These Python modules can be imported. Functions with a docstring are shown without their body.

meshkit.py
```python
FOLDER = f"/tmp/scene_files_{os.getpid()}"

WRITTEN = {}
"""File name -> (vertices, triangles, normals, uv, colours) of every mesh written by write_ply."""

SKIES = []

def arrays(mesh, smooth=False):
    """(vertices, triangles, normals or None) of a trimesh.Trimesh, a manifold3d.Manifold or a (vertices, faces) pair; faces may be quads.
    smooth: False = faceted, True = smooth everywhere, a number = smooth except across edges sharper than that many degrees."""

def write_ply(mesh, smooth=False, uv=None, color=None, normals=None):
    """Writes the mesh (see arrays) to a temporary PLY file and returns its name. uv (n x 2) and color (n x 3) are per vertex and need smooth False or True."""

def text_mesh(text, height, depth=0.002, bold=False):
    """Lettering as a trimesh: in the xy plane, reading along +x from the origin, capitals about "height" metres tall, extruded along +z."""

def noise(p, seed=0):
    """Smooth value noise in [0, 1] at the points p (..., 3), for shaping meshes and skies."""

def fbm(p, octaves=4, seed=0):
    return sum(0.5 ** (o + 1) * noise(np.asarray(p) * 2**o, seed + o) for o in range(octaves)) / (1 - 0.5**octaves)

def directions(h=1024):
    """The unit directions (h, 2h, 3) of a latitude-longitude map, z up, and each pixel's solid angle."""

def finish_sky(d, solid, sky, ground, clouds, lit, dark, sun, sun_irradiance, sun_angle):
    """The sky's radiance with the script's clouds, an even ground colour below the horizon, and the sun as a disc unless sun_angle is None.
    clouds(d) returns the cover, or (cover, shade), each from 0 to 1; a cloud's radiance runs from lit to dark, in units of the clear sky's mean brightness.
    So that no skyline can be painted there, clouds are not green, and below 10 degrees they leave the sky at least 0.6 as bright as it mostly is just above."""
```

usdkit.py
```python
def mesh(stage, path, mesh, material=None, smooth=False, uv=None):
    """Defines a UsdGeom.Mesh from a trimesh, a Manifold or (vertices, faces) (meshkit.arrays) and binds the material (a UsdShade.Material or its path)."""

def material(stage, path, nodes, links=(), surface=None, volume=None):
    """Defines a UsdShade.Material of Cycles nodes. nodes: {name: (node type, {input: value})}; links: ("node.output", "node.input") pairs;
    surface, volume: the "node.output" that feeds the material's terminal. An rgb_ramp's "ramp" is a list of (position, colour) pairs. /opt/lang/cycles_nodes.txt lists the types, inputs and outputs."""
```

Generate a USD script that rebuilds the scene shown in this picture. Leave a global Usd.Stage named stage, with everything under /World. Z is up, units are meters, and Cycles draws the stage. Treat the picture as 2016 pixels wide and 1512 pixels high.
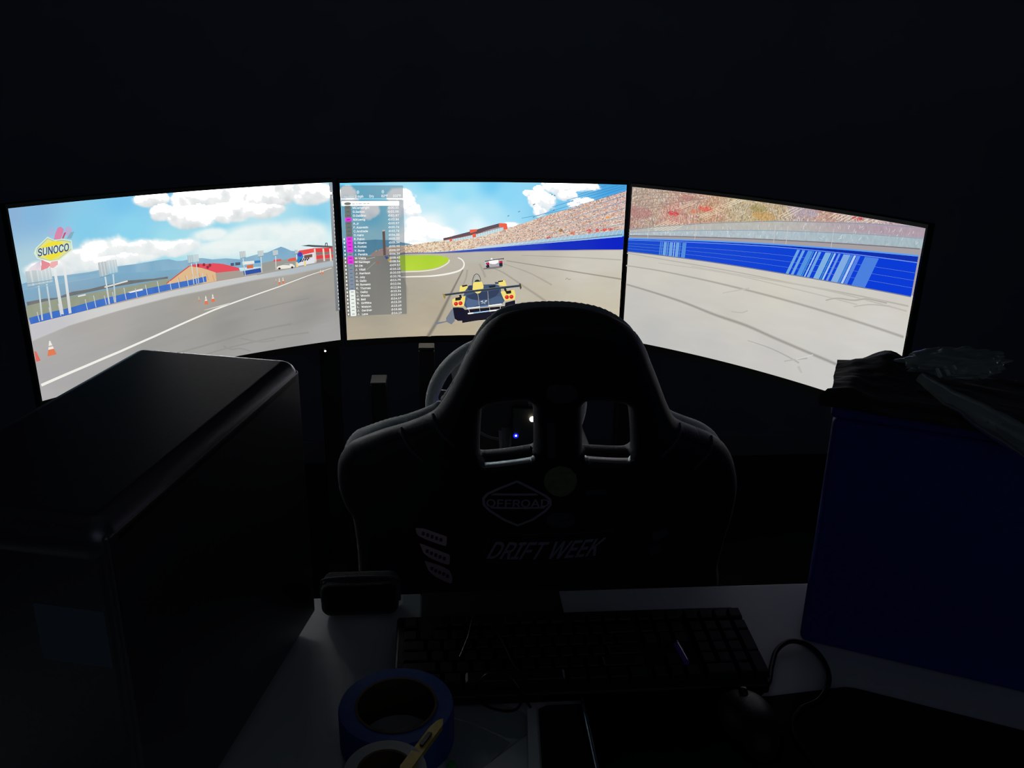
import math
import numpy as np
import trimesh
import manifold3d as m3
import shapely
from shapely import affinity
from shapely.geometry import LineString, Point, Polygon, box as sbox
from scipy.interpolate import RegularGridInterpolator
from scipy.spatial import Delaunay
import meshkit
import usdkit
from pxr import Gf, Sdf, Usd, UsdGeom, UsdLux, UsdShade, Vt

stage = Usd.Stage.CreateInMemory()
UsdGeom.Xform.Define(stage, '/World')
UsdGeom.Scope.Define(stage, '/World/Looks')

# ------------------------------------------------------------------ camera, exposure, light
# A dark room: besides the added rear fill, its only lights are the three lit screens and a few small indicator lights, built with their things below.
FOCAL_PX, YAW, PITCH, ROLL = 1752.6, 0.08596, 0.35167, 0.01791
EYE = np.array([-0.11466, -2.18949, 1.46537])
cam = UsdGeom.Camera.Define(stage, '/World/camera')
cam.CreateHorizontalApertureAttr(36.0)
cam.CreateVerticalApertureAttr(27.0)
cam.CreateFocalLengthAttr(36.0 * FOCAL_PX / 2016)
cam.CreateClippingRangeAttr((0.05, 50.0))
cam.CreateExposureAttr(0.0)
_f = np.array([math.sin(YAW) * math.cos(PITCH), math.cos(YAW) * math.cos(PITCH), -math.sin(PITCH)])
_r = np.array([math.cos(YAW), -math.sin(YAW), 0.0])
_u = np.cross(_r, _f)
_r, _u = _r * math.cos(ROLL) + _u * math.sin(ROLL), _u * math.cos(ROLL) - _r * math.sin(ROLL)
cam.AddTransformOp().Set(Gf.Matrix4d(*_r, 0, *_u, 0, *(-_f), 0, *EYE, 1))
# added bluish fill for inferred back light; the window round it is made up
fill_light = UsdLux.RectLight.Define(stage, '/World/rear_fill')
fill_light.CreateWidthAttr(1.1)
fill_light.CreateHeightAttr(0.9)
fill_light.CreateIntensityAttr(0.075)
fill_light.CreateNormalizeAttr(False)
fill_light.CreateColorAttr(Gf.Vec3f(0.72, 0.84, 1.0))
fill_light.AddTranslateOp().Set(Gf.Vec3d(0.35, -2.735, 1.55))
fill_light.AddRotateXYZOp().Set(Gf.Vec3f(90, 0, 0))
SCREEN_GAIN = 1.0        # radiance of the screens' light tones
BURNT = 22.0              # the photograph burns out the whites of the screens: there they are brighter than its white

# ------------------------------------------------------------------ materials
def lin(c):
    c = np.asarray(c, float) / 255.0
    return np.where(c <= 0.04045, c / 12.92, ((c + 0.055) / 1.055) ** 2.4)

LOOK = {}
def mat(name, color, rough=0.6, metal=0.0, spec=0.5, grain=None, bump=0.0, bscale=400, sheen=0.0, coat=0.0, var=0.0):
    """Principled look with fine procedural grain: noise varies colour a little and feeds a bump."""
    if name in LOOK:
        return LOOK[name]
    base = lin(color)
    nodes = {'p': ('principled_bsdf', {'base_color': tuple(base), 'roughness': rough, 'metallic': metal, 'specular_ior_level': spec,
                                       'sheen_weight': sheen, 'coat_weight': coat})}
    links = []
    if grain or bump:
        nodes['t'] = ('texture_coordinate', {})
        nodes['n'] = ('noise_texture', {'scale': float(grain or bscale), 'detail': 3.0, 'roughness': 0.6})
        links.append(('t.object', 'n.vector'))
        v = var or 0.18
        nodes['r'] = ('rgb_ramp', {'ramp': [(0.25, tuple(base * (1 - v))), (0.75, tuple(np.minimum(base * (1 + v), 1)))]})
        links += [('n.fac', 'r.fac'), ('r.color', 'p.base_color')]
        if bump:
            nodes['n2'] = ('noise_texture', {'scale': float(bscale), 'detail': 2.0})
            nodes['b'] = ('bump', {'strength': bump, 'distance': 0.002})
            links += [('t.object', 'n2.vector'), ('n2.fac', 'b.height'), ('b.normal', 'p.normal')]
    LOOK[name] = usdkit.material(stage, '/World/Looks/' + name, nodes, links, surface='p.BSDF')
    return LOOK[name]

def glow(name, color, strength):
    if name not in LOOK:
        LOOK[name] = usdkit.material(stage, '/World/Looks/' + name, {'e': ('emission', {'color': tuple(lin(color)), 'strength': strength})}, surface='e.emission')
    return LOOK[name]

LOOK['screen'] = usdkit.material(stage, '/World/Looks/screen',
    {'a': ('attribute', {'attribute': 'pic'}), 'e': ('emission', {'strength': SCREEN_GAIN})}, [('a.color', 'e.color')], surface='e.emission')
LOOK['clear_film'] = usdkit.material(stage, '/World/Looks/clear_film',
    {'f': ('fresnel', {'IOR': 1.6}), 't': ('transparent_bsdf', {'color': (0.92, 0.95, 0.95)}), 'g': ('glossy_bsdf', {'color': (0.9, 0.95, 0.95), 'roughness': 0.12}), 'd': ('diffuse_bsdf', {'color': (0.62, 0.7, 0.69)}),
     'm': ('mix_closure', {}), 'm2': ('mix_closure', {'fac': 0.4})},
    [('f.fac', 'm.fac'), ('t.BSDF', 'm.closure1'), ('g.BSDF', 'm.closure2'), ('m.closure', 'm2.closure1'), ('d.BSDF', 'm2.closure2')], surface='m2.closure')

M_WALL = mat('wall_paint', (190, 198, 220), 0.9, grain=3, var=0.06)  # lighter than the other walls: glare round the screens put into the colour
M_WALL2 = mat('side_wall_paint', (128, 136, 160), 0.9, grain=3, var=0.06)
M_CEIL = mat('ceiling_paint', (136, 140, 150), 0.95, grain=4, var=0.04)
M_FLOOR = mat('dark_carpet', (70, 72, 80), 1.0, grain=180, bump=0.6, bscale=260)
M_TRIM = mat('trim_paint', (190, 194, 204), 0.6, grain=20, var=0.05)
M_DESK = mat('white_laminate', (236, 240, 238), 0.42, grain=60, var=0.03)
M_STEEL = mat('painted_steel', (70, 72, 76), 0.45, grain=60, var=0.05)
M_ALU = mat('aluminium_profile', (120, 122, 126), 0.42, metal=0.85, grain=300, var=0.05)
M_BLACK = mat('black_plastic', (17, 18, 20), 0.5, grain=500, bump=0.12, bscale=900)
M_BEZEL = mat('bezel_plastic', (22, 23, 25), 0.4, grain=300, var=0.06)
M_CASE = mat('case_metal', (124, 126, 130), 0.36, metal=0.92, grain=220, var=0.1, bump=0.05, bscale=900)
M_LEATHER = mat('seat_fabric', (166, 178, 180), 0.7, grain=260, bump=0.3, bscale=420, sheen=1.0)
M_SHELL = mat('seat_shell', (26, 30, 36), 0.55, grain=120, bump=0.15, bscale=500, sheen=0.2)
M_TRIMRING = mat('satin_trim', (214, 217, 218), 0.42, metal=1.0, grain=200, var=0.04)
M_WHEEL = mat('wheel_suede', (188, 190, 192), 0.6, grain=420, bump=0.3, bscale=600, sheen=1.0)
M_GREY = mat('grey_paddle', (150, 152, 150), 0.4, grain=120, var=0.05)
M_KEY = mat('key_plastic', (20, 21, 23), 0.42, grain=500, var=0.1)
M_KBODY = mat('keyboard_plastic', (15, 16, 17), 0.5, grain=400, var=0.1)
M_FABRIC = mat('black_fabric', (24, 24, 28), 0.95, grain=700, bump=0.6, bscale=900, sheen=0.3)
M_TAPE = mat('blue_tape', (52, 92, 176), 0.75, grain=300, var=0.12, bump=0.2, bscale=700)
M_CARD = mat('brown_card', (96, 78, 58), 0.85, grain=200)
M_WTAPE = mat('white_tape', (190, 198, 196), 0.7, grain=300, var=0.08)
M_YELLOW = mat('yellow_plastic', (206, 182, 62), 0.5, grain=150, var=0.08)
M_GREEN = mat('green_plastic', (66, 196, 92), 0.4, grain=150, var=0.05)
M_PAPER = mat('white_paper', (176, 186, 184), 0.9, grain=90, var=0.04)
M_PAPER2 = mat('bright_card', (226, 232, 228), 0.8, grain=90, var=0.03)
M_PURPLE = mat('purple_plastic', (126, 96, 214), 0.18, grain=150, var=0.05, coat=0.5)
M_NAVY = mat('navy_plastic', (54, 68, 170), 0.7, grain=160, bump=0.25, bscale=320)
M_SHEET = mat('black_sheet', (20, 22, 24), 0.5, grain=90, bump=0.5, bscale=70, sheen=0.3)
M_PALE = mat('pale_label', (120, 136, 150), 0.8, grain=120, var=0.06)
M_MAT = mat('rubber_mat', (16, 17, 18), 0.9, grain=600, bump=0.3, bscale=900)
M_GLASSY = mat('glossy_black', (10, 10, 12), 0.08, grain=60, var=0.05)
M_RIM = mat('polished_rim', (190, 196, 200), 0.2, metal=1.0, grain=200, var=0.05)
M_CABLE = mat('cable_rubber', (22, 22, 24), 0.4, grain=400, var=0.08)
M_STK = mat('sticker_grey', (190, 194, 212), 0.7, grain=160, var=0.1)
M_STKD = mat('sticker_dark', (84, 88, 100), 0.7, grain=160, var=0.1)
M_STKG = mat('sticker_olive', (140, 158, 104), 0.7, grain=90, var=0.25)
M_STKP = mat('sticker_pink', (240, 206, 224), 0.7, grain=120, var=0.08)
M_STKW = mat('sticker_white', (186, 190, 206), 0.7, grain=160, var=0.08)

# ------------------------------------------------------------------ scene helpers
COUNT = {}
def path_for(name, parent='/World'):
    k = (parent, name)
    n = COUNT.get(k, 0)
    COUNT[k] = n + 1
    return parent + '/' + (name if n == 0 else '%s_%03d' % (name, n))

def tag(p, label=None, cat=None, group=None, kind=None):
    p = p.GetPrim() if hasattr(p, 'GetPrim') else p
    for k, v in (('label', label), ('category', cat), ('group', group), ('kind', kind)):
        if v:
            p.SetCustomDataByKey(k, v)
    return p

def thing(name, label, cat, loc=(0, 0, 0), group=None, kind=None, rot=0.0):
    x = UsdGeom.Xform.Define(stage, path_for(name))
    x.AddTranslateOp().Set(Gf.Vec3d(*map(float, loc)))
    if rot:
        x.AddRotateZOp().Set(float(rot))
    return tag(x, label, cat, group, kind)

def obj(name, mesh, material, parent=None, smooth=35, label=None, world=True):
    """One Mesh; under a thing its points are given in world coordinates and moved into the thing's frame (world=False: already local)."""
    v, f, n = meshkit.arrays(mesh, smooth)
    pp = '/World' if parent is None else str(parent.GetPath())
    if parent is not None and world:
        m = np.array(UsdGeom.XformCache().GetLocalToWorldTransform(parent))
        inv = np.linalg.inv(m)
        v = np.c_[v, np.ones(len(v))] @ inv
        v = v[:, :3]
        if n is not None:
            n = n @ inv[:3, :3]
    path = path_for(name, pp)
    g = UsdGeom.Mesh.Define(stage, path)
    g.CreatePointsAttr(Vt.Vec3fArray.FromNumpy(np.ascontiguousarray(v, np.float32)))
    g.CreateFaceVertexCountsAttr(Vt.IntArray.FromNumpy(np.full(len(f), 3, np.int32)))
    g.CreateFaceVertexIndicesAttr(Vt.IntArray.FromNumpy(np.ascontiguousarray(f, np.int32).ravel()))
    g.CreateSubdivisionSchemeAttr('none')
    if n is not None:
        g.CreateNormalsAttr(Vt.Vec3fArray.FromNumpy(np.ascontiguousarray(n, np.float32)))
        g.SetNormalsInterpolation('vertex')
    UsdShade.MaterialBindingAPI.Apply(g.GetPrim()).Bind(material)
    if label:
        tag(g, label)
    return g.GetPrim()

def struct(name, mesh, material, label, cat):
    return tag(obj(name, mesh, material), label, cat, kind='structure')

def cat_(*ms):
    return trimesh.util.concatenate([as_tri(m) for m in ms])

def as_tri(m):
    if isinstance(m, trimesh.Trimesh):
        return m
    v, f, _ = meshkit.arrays(m)
    return trimesh.Trimesh(v, f, process=False)

def bx(x0, x1, y0, y1, z0, z1):
    m = trimesh.creation.box([x1 - x0, y1 - y0, z1 - z0])
    m.apply_translation([(x0 + x1) / 2, (y0 + y1) / 2, (z0 + z1) / 2])
    return m

def rbox(x0, x1, y0, y1, z0, z1, r=0.004, seg=12):
    """Box with rounded edges: the hull of eight spheres."""
    r = min(r, (x1 - x0) / 2.01, (y1 - y0) / 2.01, (z1 - z0) / 2.01)
    s = m3.Manifold.sphere(r, seg)
    return as_tri(m3.Manifold.batch_hull([s.translate((x, y, z)) for x in (x0 + r, x1 - r) for y in (y0 + r, y1 - r) for z in (z0 + r, z1 - r)]))

def moved(m, rz=0.0, t=(0, 0, 0), rx=0.0, ry=0.0):
    m = m.copy()
    for a, ax in ((rx, [1, 0, 0]), (ry, [0, 1, 0]), (rz, [0, 0, 1])):
        if a:
            m.apply_transform(trimesh.transformations.rotation_matrix(a, ax))
    m.apply_translation(t)
    return m

def smooth_path(pts, n=8, closed=False):
    """Catmull-Rom through the points."""
    p = np.asarray(pts, float)
    q = np.vstack([p[-1], p, p[:2]]) if closed else np.vstack([2 * p[0] - p[1], p, 2 * p[-1] - p[-2]])
    out = []
    for i in range(1, len(q) - 2):
        t = np.linspace(0, 1, n, endpoint=False)[:, None]
        a, b, c, d = q[i - 1], q[i], q[i + 1], q[i + 2]
        out.append(0.5 * (2 * b + (c - a) * t + (2 * a - 5 * b + 4 * c - d) * t ** 2 + (3 * b - a - 3 * c + d) * t ** 3))
    return np.vstack(out + ([] if closed else [p[-1:]]))

def tube(points, r, sides=10, closed=False):
    p = np.asarray(points, float)
    n = len(p)
    t = (np.roll(p, -1, 0) - np.roll(p, 1, 0)) if closed else np.gradient(p, axis=0)
    t /= np.linalg.norm(t, axis=1, keepdims=True) + 1e-12
    a = np.zeros_like(p)
    a0 = np.cross(t[0], [0, 0, 1.0] if abs(t[0][2]) < 0.9 else [1.0, 0, 0])
    for i in range(n):
        a0 = a0 - t[i] * (a0 @ t[i])
        a0 /= np.linalg.norm(a0) + 1e-12
        a[i] = a0
    b = np.cross(t, a)
    ang = np.arange(sides) * 2 * np.pi / sides
    rr = np.broadcast_to(r, (n,))[:, None, None]
    v = p[:, None] + rr * (np.cos(ang)[None, :, None] * a[:, None] + np.sin(ang)[None, :, None] * b[:, None])
    f = []
    m = n if closed else n - 1
    for i in range(m):
        k = (i + 1) % n
        for j in range(sides):
            l = (j + 1) % sides
            f.append([i * sides + j, k * sides + j, k * sides + l, i * sides + l])
    f = np.array(f)
    f = np.vstack([f[:, [0, 1, 2]], f[:, [0, 2, 3]]])
    v = v.reshape(-1, 3)
    if not closed:
        v = np.vstack([v, p[:1], p[-1:]])
        c0, c1 = n * sides, n * sides + 1
        caps = [[c0, (j + 1) % sides, j] for j in range(sides)] + [[c1, (n - 1) * sides + j, (n - 1) * sides + (j + 1) % sides] for j in range(sides)]
        f = np.vstack([f, caps])
    mesh = trimesh.Trimesh(v, f, process=False)
    if mesh.volume < 0:
        mesh.invert()
    return mesh

def lathe(profile, seg=48):
    """Closed (r, z) profile turned about z."""
    p = np.asarray(profile, float)
    ang = np.arange(seg) * 2 * np.pi / seg
    v = np.stack([p[:, 0][:, None] * np.cos(ang), p[:, 0][:, None] * np.sin(ang), np.broadcast_to(p[:, 1][:, None], (len(p), seg))], -1).reshape(-1, 3)
    f = []
    for i in range(len(p)):
        k = (i + 1) % len(p)
        for j in range(seg):
            l = (j + 1) % seg
            f.append([i * seg + j, i * seg + l, k * seg + l, k * seg + j])
    f = np.array(f)
    m = trimesh.Trimesh(v, np.vstack([f[:, [0, 1, 2]], f[:, [0, 2, 3]]]), process=False)
    if m.volume < 0:
        m.invert()
    return m

def tri2d(poly, step):
    """Triangulates a polygon (with holes) with inner points every step. Returns (points, faces, distance to the edge, on the edge)."""
    rings = [poly.exterior, *poly.interiors]
    edge = []
    for r in rings:
        k = max(8, int(r.length / (step * 0.45)))
        edge += [r.interpolate(i / k, normalized=True).coords[0] for i in range(k)]
    edge = np.array(edge)
    inner = []
    for d in (0.1, 0.25, 0.5, 0.85):
        q = poly.buffer(-step * d)
        for g in getattr(q, 'geoms', [q]):
            if g.is_empty:
                continue
            for r in [g.exterior, *g.interiors]:
                k = max(6, int(r.length / (step * 0.5)))
                inner += [r.interpolate(i / k, normalized=True).coords[0] for i in range(k)]
    x0, y0, x1, y1 = poly.bounds
    gx, gy = np.meshgrid(np.arange(x0, x1, step), np.arange(y0, y1, step))
    gp = np.c_[gx.ravel() + (np.round((gy.ravel() - y0) / step) % 2) * step * 0.5, gy.ravel()]
    core = poly.buffer(-step * 1.15)
    if not core.is_empty and len(gp):
        gp = gp[shapely.contains_xy(core, gp[:, 0], gp[:, 1])]
        inner += list(map(tuple, gp))
    pts = np.vstack([edge, np.array(inner).reshape(-1, 2)])
    f = Delaunay(pts).simplices
    c = pts[f].mean(1)
    f = f[shapely.contains_xy(poly, c[:, 0], c[:, 1])]
    a = pts[f]
    area = (a[:, 1, 0] - a[:, 0, 0]) * (a[:, 2, 1] - a[:, 0, 1]) - (a[:, 2, 0] - a[:, 0, 0]) * (a[:, 1, 1] - a[:, 0, 1])
    f = f[np.abs(area) > 1e-12]
    area = area[np.abs(area) > 1e-12]
    f[area < 0] = f[area < 0][:, ::-1]
    d = shapely.distance(shapely.points(pts), poly.boundary)
    on = np.arange(len(pts)) < len(edge)
    d[on] = 0
    return pts, f, d, on

def pillow(poly, step, half, r, place):
    """A closed solid over a polygon with rounded rims: half(points) thick each side, rim radius r. place(x, y, w) -> world points."""
    pts, f, d, on = tri2d(poly, step)
    t = np.minimum(d / r, 1.0)
    h = half(pts) * np.sqrt(np.maximum(1 - (1 - t) ** 2, 0))
    n = len(pts)
    idx = np.arange(n)
    idx2 = np.where(on, idx, 0)
    free = np.nonzero(~on)[0]
    idx2[free] = n + np.arange(len(free))
    v = np.vstack([place(pts[:, 0], pts[:, 1], h), place(pts[free, 0], pts[free, 1], -h[free])])
    m = trimesh.Trimesh(v, np.vstack([f, idx2[f][:, ::-1]]), process=False)
    if m.volume < 0:
        m.invert()
    return m

def patch(poly, step, place, thick=0.0006):
    """A thin flat piece with real thickness, laid on a surface: place(x, y, w)."""
    if hasattr(poly, 'geoms'):
        return trimesh.util.concatenate([patch(g, step, place, thick) for g in poly.geoms])
    pts, f, d, on = tri2d(poly, step)
    n = len(pts)
    v = np.vstack([place(pts[:, 0], pts[:, 1], np.full(n, thick)), place(pts[:, 0], pts[:, 1], np.zeros(n))])
    e = np.vstack([f[:, [0, 1]], f[:, [1, 2]], f[:, [2, 0]]])
    key = {tuple(x) for x in e.tolist()}
    b = np.array([x for x in e.tolist() if (x[1], x[0]) not in key])
    side = np.vstack([np.c_[b[:, 0], b[:, 0] + n, b[:, 1]], np.c_[b[:, 1], b[:, 0] + n, b[:, 1] + n]])
    m = trimesh.Trimesh(v, np.vstack([f, f[:, ::-1] + n, side]), process=False)
    if m.volume < 0:
        m.invert()
    return m

def flat_text(text, height, bold=False):
    """Flat lettering as (points, faces)."""
    m = meshkit.text_mesh(text, height, 0.01, bold)
    up = m.face_normals[:, 2] > 0.9
    f = m.faces[up]
    u, inv = np.unique(f, return_inverse=True)
    return np.array(m.vertices)[u][:, :2], inv.reshape(-1, 3)

# ------------------------------------------------------------------ the room
X0, X1, Y0, Y1, ZC = -1.85, 2.35, -2.75, 0.95, 2.40
struct('floor', bx(X0 - .1, X1 + .1, Y0 - .1, Y1 + .1, -0.1, 0), M_FLOOR, 'dark carpeted floor of the unlit room', 'floor')
struct('ceiling', bx(X0 - .1, X1 + .1, Y0 - .1, Y1 + .1, ZC, ZC + .1), M_CEIL, 'plain ceiling of the unlit room', 'ceiling')
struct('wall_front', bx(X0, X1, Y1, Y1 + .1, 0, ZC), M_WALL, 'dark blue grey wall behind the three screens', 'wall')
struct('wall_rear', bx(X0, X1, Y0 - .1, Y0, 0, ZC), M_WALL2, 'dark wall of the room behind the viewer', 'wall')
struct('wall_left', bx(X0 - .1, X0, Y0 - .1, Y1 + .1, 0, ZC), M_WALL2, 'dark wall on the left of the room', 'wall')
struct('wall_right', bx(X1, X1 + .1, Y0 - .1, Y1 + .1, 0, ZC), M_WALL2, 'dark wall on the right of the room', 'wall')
struct('baseboard_front', rbox(X0, X1, Y1 - .014, Y1, 0, .09, .004), M_TRIM, 'painted baseboard along the wall behind the screens', 'baseboard')

wn_ = tag(UsdGeom.Xform.Define(stage, path_for('window_1')), 'made up window frame round the added rear light behind the viewer', 'window', kind='structure')  # added frame on the closed rear wall, round the fill light
for a in ((-.24, -.20, 1.06, 2.04), (.90, .94, 1.06, 2.04), (-.20, .90, 1.06, 1.10), (-.20, .90, 2.00, 2.04)):
    obj('window_frame', rbox(a[0], a[1], Y0, Y0 + .03, a[2], a[3], .004), M_TRIM, wn_)

# ------------------------------------------------------------------ the curved screens
RAD, CHORD, HGT = 1.60603, 0.3485, 392.0
ARC = 2 * RAD * math.asin(CHORD / RAD) * 1000      # mm along the curve
STEP = 2e-5
POSE = {'C': ((0, 0, 0.98), 0.0, 0.01349, 0.0), 'L': ((-0.64745, -0.20968, 0.98264), 0.62712, 0.01119, -0.00092), 'R': ((0.59538, -0.26862, 0.97409), -0.8241, -0.01172, -0.01089)}

def on_screen(key, x, y, depth=0.0):
    """Point of a screen: x, y in mm from its top left corner along the curved face, depth in metres behind that face."""
    org, ang, tilt, roll = POSE[key]
    x, y = np.asarray(x, float), np.asarray(y, float)
    th = (x - ARC / 2) / 1000 / RAD
    a = (RAD + depth) * np.sin(th)
    b = (RAD + depth) * np.cos(th) - RAD * math.cos(math.asin(CHORD / RAD))
    c = (HGT / 2 - y) / 1000
    a, c = a * math.cos(roll) - c * math.sin(roll), a * math.sin(roll) + c * math.cos(roll)
    b, c = b * math.cos(tilt) + c * math.sin(tilt), c * math.cos(tilt) - b * math.sin(tilt)
    return np.stack([org[0] + math.cos(ang) * a - math.sin(ang) * b, org[1] + math.sin(ang) * a + math.cos(ang) * b, org[2] + c], -1)

RECT = sbox(0, 0, ARC, HGT)

class Picture:
    """What a screen shows, drawn as flat coloured shapes on its face."""
    def __init__(self, key, base):
        self.key, self.base, self.layer = key, base, 0
        self.v, self.c, self.f, self.z, self.n = [], [], [], [], 0
        self.glass, self.tint = None, None           # a region seen through a translucent plate, and what the plate does to a colour

    def put(self, pts, faces, col):
        pts = np.asarray(pts, float)
        self.v.append(pts)
        self.c.append(np.broadcast_to(col, (len(pts), 3)))
        self.f.append(np.asarray(faces) + self.n)
        self.z.append(np.full(len(pts), self.layer * STEP))
        self.n += len(pts)

    def grid(self, rect, step, fn):
        x0, y0, x1, y1 = rect
        nx, ny = max(2, int(round((x1 - x0) / step)) + 1), max(2, int(round((y1 - y0) / step)) + 1)
        X, Y = np.meshgrid(np.linspace(x0, x1, nx), np.linspace(y0, y1, ny))
        p = np.c_[X.ravel(), Y.ravel()]
        i = np.arange(nx * ny).reshape(ny, nx)
        q = np.stack([i[:-1, :-1], i[1:, :-1], i[1:, 1:], i[:-1, 1:]], -1).reshape(-1, 4)
        c = fn(p[:, 0], p[:, 1])
        self.put(p, np.vstack([q[:, [0, 1, 2]], q[:, [0, 2, 3]]]), c)
        look = RegularGridInterpolator((Y[:, 0], X[0]), c.reshape(ny, nx, 3), bounds_error=False, fill_value=None)
        self.base = lambda x, y: look(np.stack([np.asarray(y, float), np.asarray(x, float)], -1))   # colour already drawn there
        self.layer += 1

    def shape(self, g, col, alpha=1.0, keep=False):
        g = g.buffer(0).intersection(RECT)
        todo = [(g, False)] if self.glass is None else [(g.difference(self.glass), False), (g.intersection(self.glass), True)]
        for part, tinted in todo:
            vs, fs, n = [], [], 0
            for k in getattr(part, 'geoms', [part]):
                if k.geom_type != 'Polygon' or k.area < 0.05:
                    continue
                x0, _, x1, _ = k.bounds
                cuts = [k]
                if x1 - x0 > 12:
                    xs = np.arange(math.floor(x0 / 10) * 10, x1 + 10, 10)
                    cuts = list(shapely.intersection(k, shapely.box(xs, -5, xs + 10, HGT + 5)))
                for c in cuts:
                    for h in getattr(c, 'geoms', [c]):
                        if h.geom_type != 'Polygon' or h.area < 0.01:
                            continue
                        v, f = trimesh.creation.triangulate_polygon(h, engine='earcut')
                        vs.append(np.asarray(v)[:, :2])
                        fs.append(np.asarray(f) + n)
                        n += len(v)
            if not n:
                continue
            v = np.vstack(vs)
            cc = np.asarray(col(v[:, 0], v[:, 1]) if callable(col) else np.broadcast_to(col, (len(v), 3)), float)
            if alpha < 1:
                cc = cc * alpha + self.base(v[:, 0], v[:, 1]) * (1 - alpha)
            self.put(v, np.vstack(fs), self.tint(cc) if tinted else cc)
        if not keep:
            self.layer += 1

    def poly(self, pts, col, alpha=1.0):
        self.shape(Polygon(pts), col, alpha)

    def line(self, pts, w, col, alpha=1.0, round_=False):
        p = np.asarray(pts, float)
        if np.ndim(w):
            s = np.r_[0, np.cumsum(np.linalg.norm(np.diff(p, axis=0), axis=1))]
            ww = np.interp(s / s[-1], np.linspace(0, 1, len(w)), w) / 2
            t = np.gradient(p, axis=0)
            t /= np.linalg.norm(t, axis=1, keepdims=True)
            nn = np.c_[-t[:, 1], t[:, 0]]
            self.poly(np.vstack([p + nn * ww[:, None], (p - nn * ww[:, None])[::-1]]), col, alpha)
        else:
            self.shape(LineString(p).buffer(w / 2, cap_style='round' if round_ else 'flat'), col, alpha)

    def mark(self, pts, w, col, alpha):
        """A soft worn line: three strokes, the wide ones faint."""
        for k, a in ((2.1, .3), (1.4, .6), (.75, 1.0)):
            self.line(pts, (np.array(w) * k if np.ndim(w) else w * k), col, alpha * a)

    def dot(self, c, r, col, alpha=1.0, ry=None):
        g = Point(c).buffer(r, 12)
        self.shape(affinity.scale(g, 1, (ry or r) / r) if ry else g, col, alpha)

    def text(self, s, x, y, h, col, slant=0.0, slope=0.0, bold=False, right=False, wide=1.0, fit=None):
        v, f = flat_text(s, h, bold)
        wide = fit / (v[:, 0].max() - v[:, 0].min()) if fit else wide
        v = v * [wide, 1]
        if right:
            v[:, 0] -= v[:, 0].max()
        px = x + v[:, 0] + v[:, 1] * slant
        py = y - v[:, 1] + (px - x) * slope
        self.put(np.c_[px, py], f[:, ::-1], col)

    def build(self, parent):
        v, c, f, z = np.vstack(self.v), np.vstack(self.c), np.vstack(self.f), np.concatenate(self.z)
        ok = (v[:, 0] > -0.01) & (v[:, 0] < ARC + 0.01) & (v[:, 1] > -0.01) & (v[:, 1] < HGT + 0.01)
        f = f[ok[f].all(1)]
        P = on_screen(self.key, v[:, 0], v[:, 1], -z)
        nrm = np.cross(P[f[:, 1]] - P[f[:, 0]], P[f[:, 2]] - P[f[:, 0]])
        toward = on_screen(self.key, v[f[:, 0], 0], v[f[:, 0], 1], -0.1) - P[f[:, 0]]
        flip = (nrm * toward).sum(1) < 0
        f[flip] = f[flip][:, ::-1]
        p = obj('screen', (P, f), LOOK['screen'], parent, smooth=False)
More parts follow.
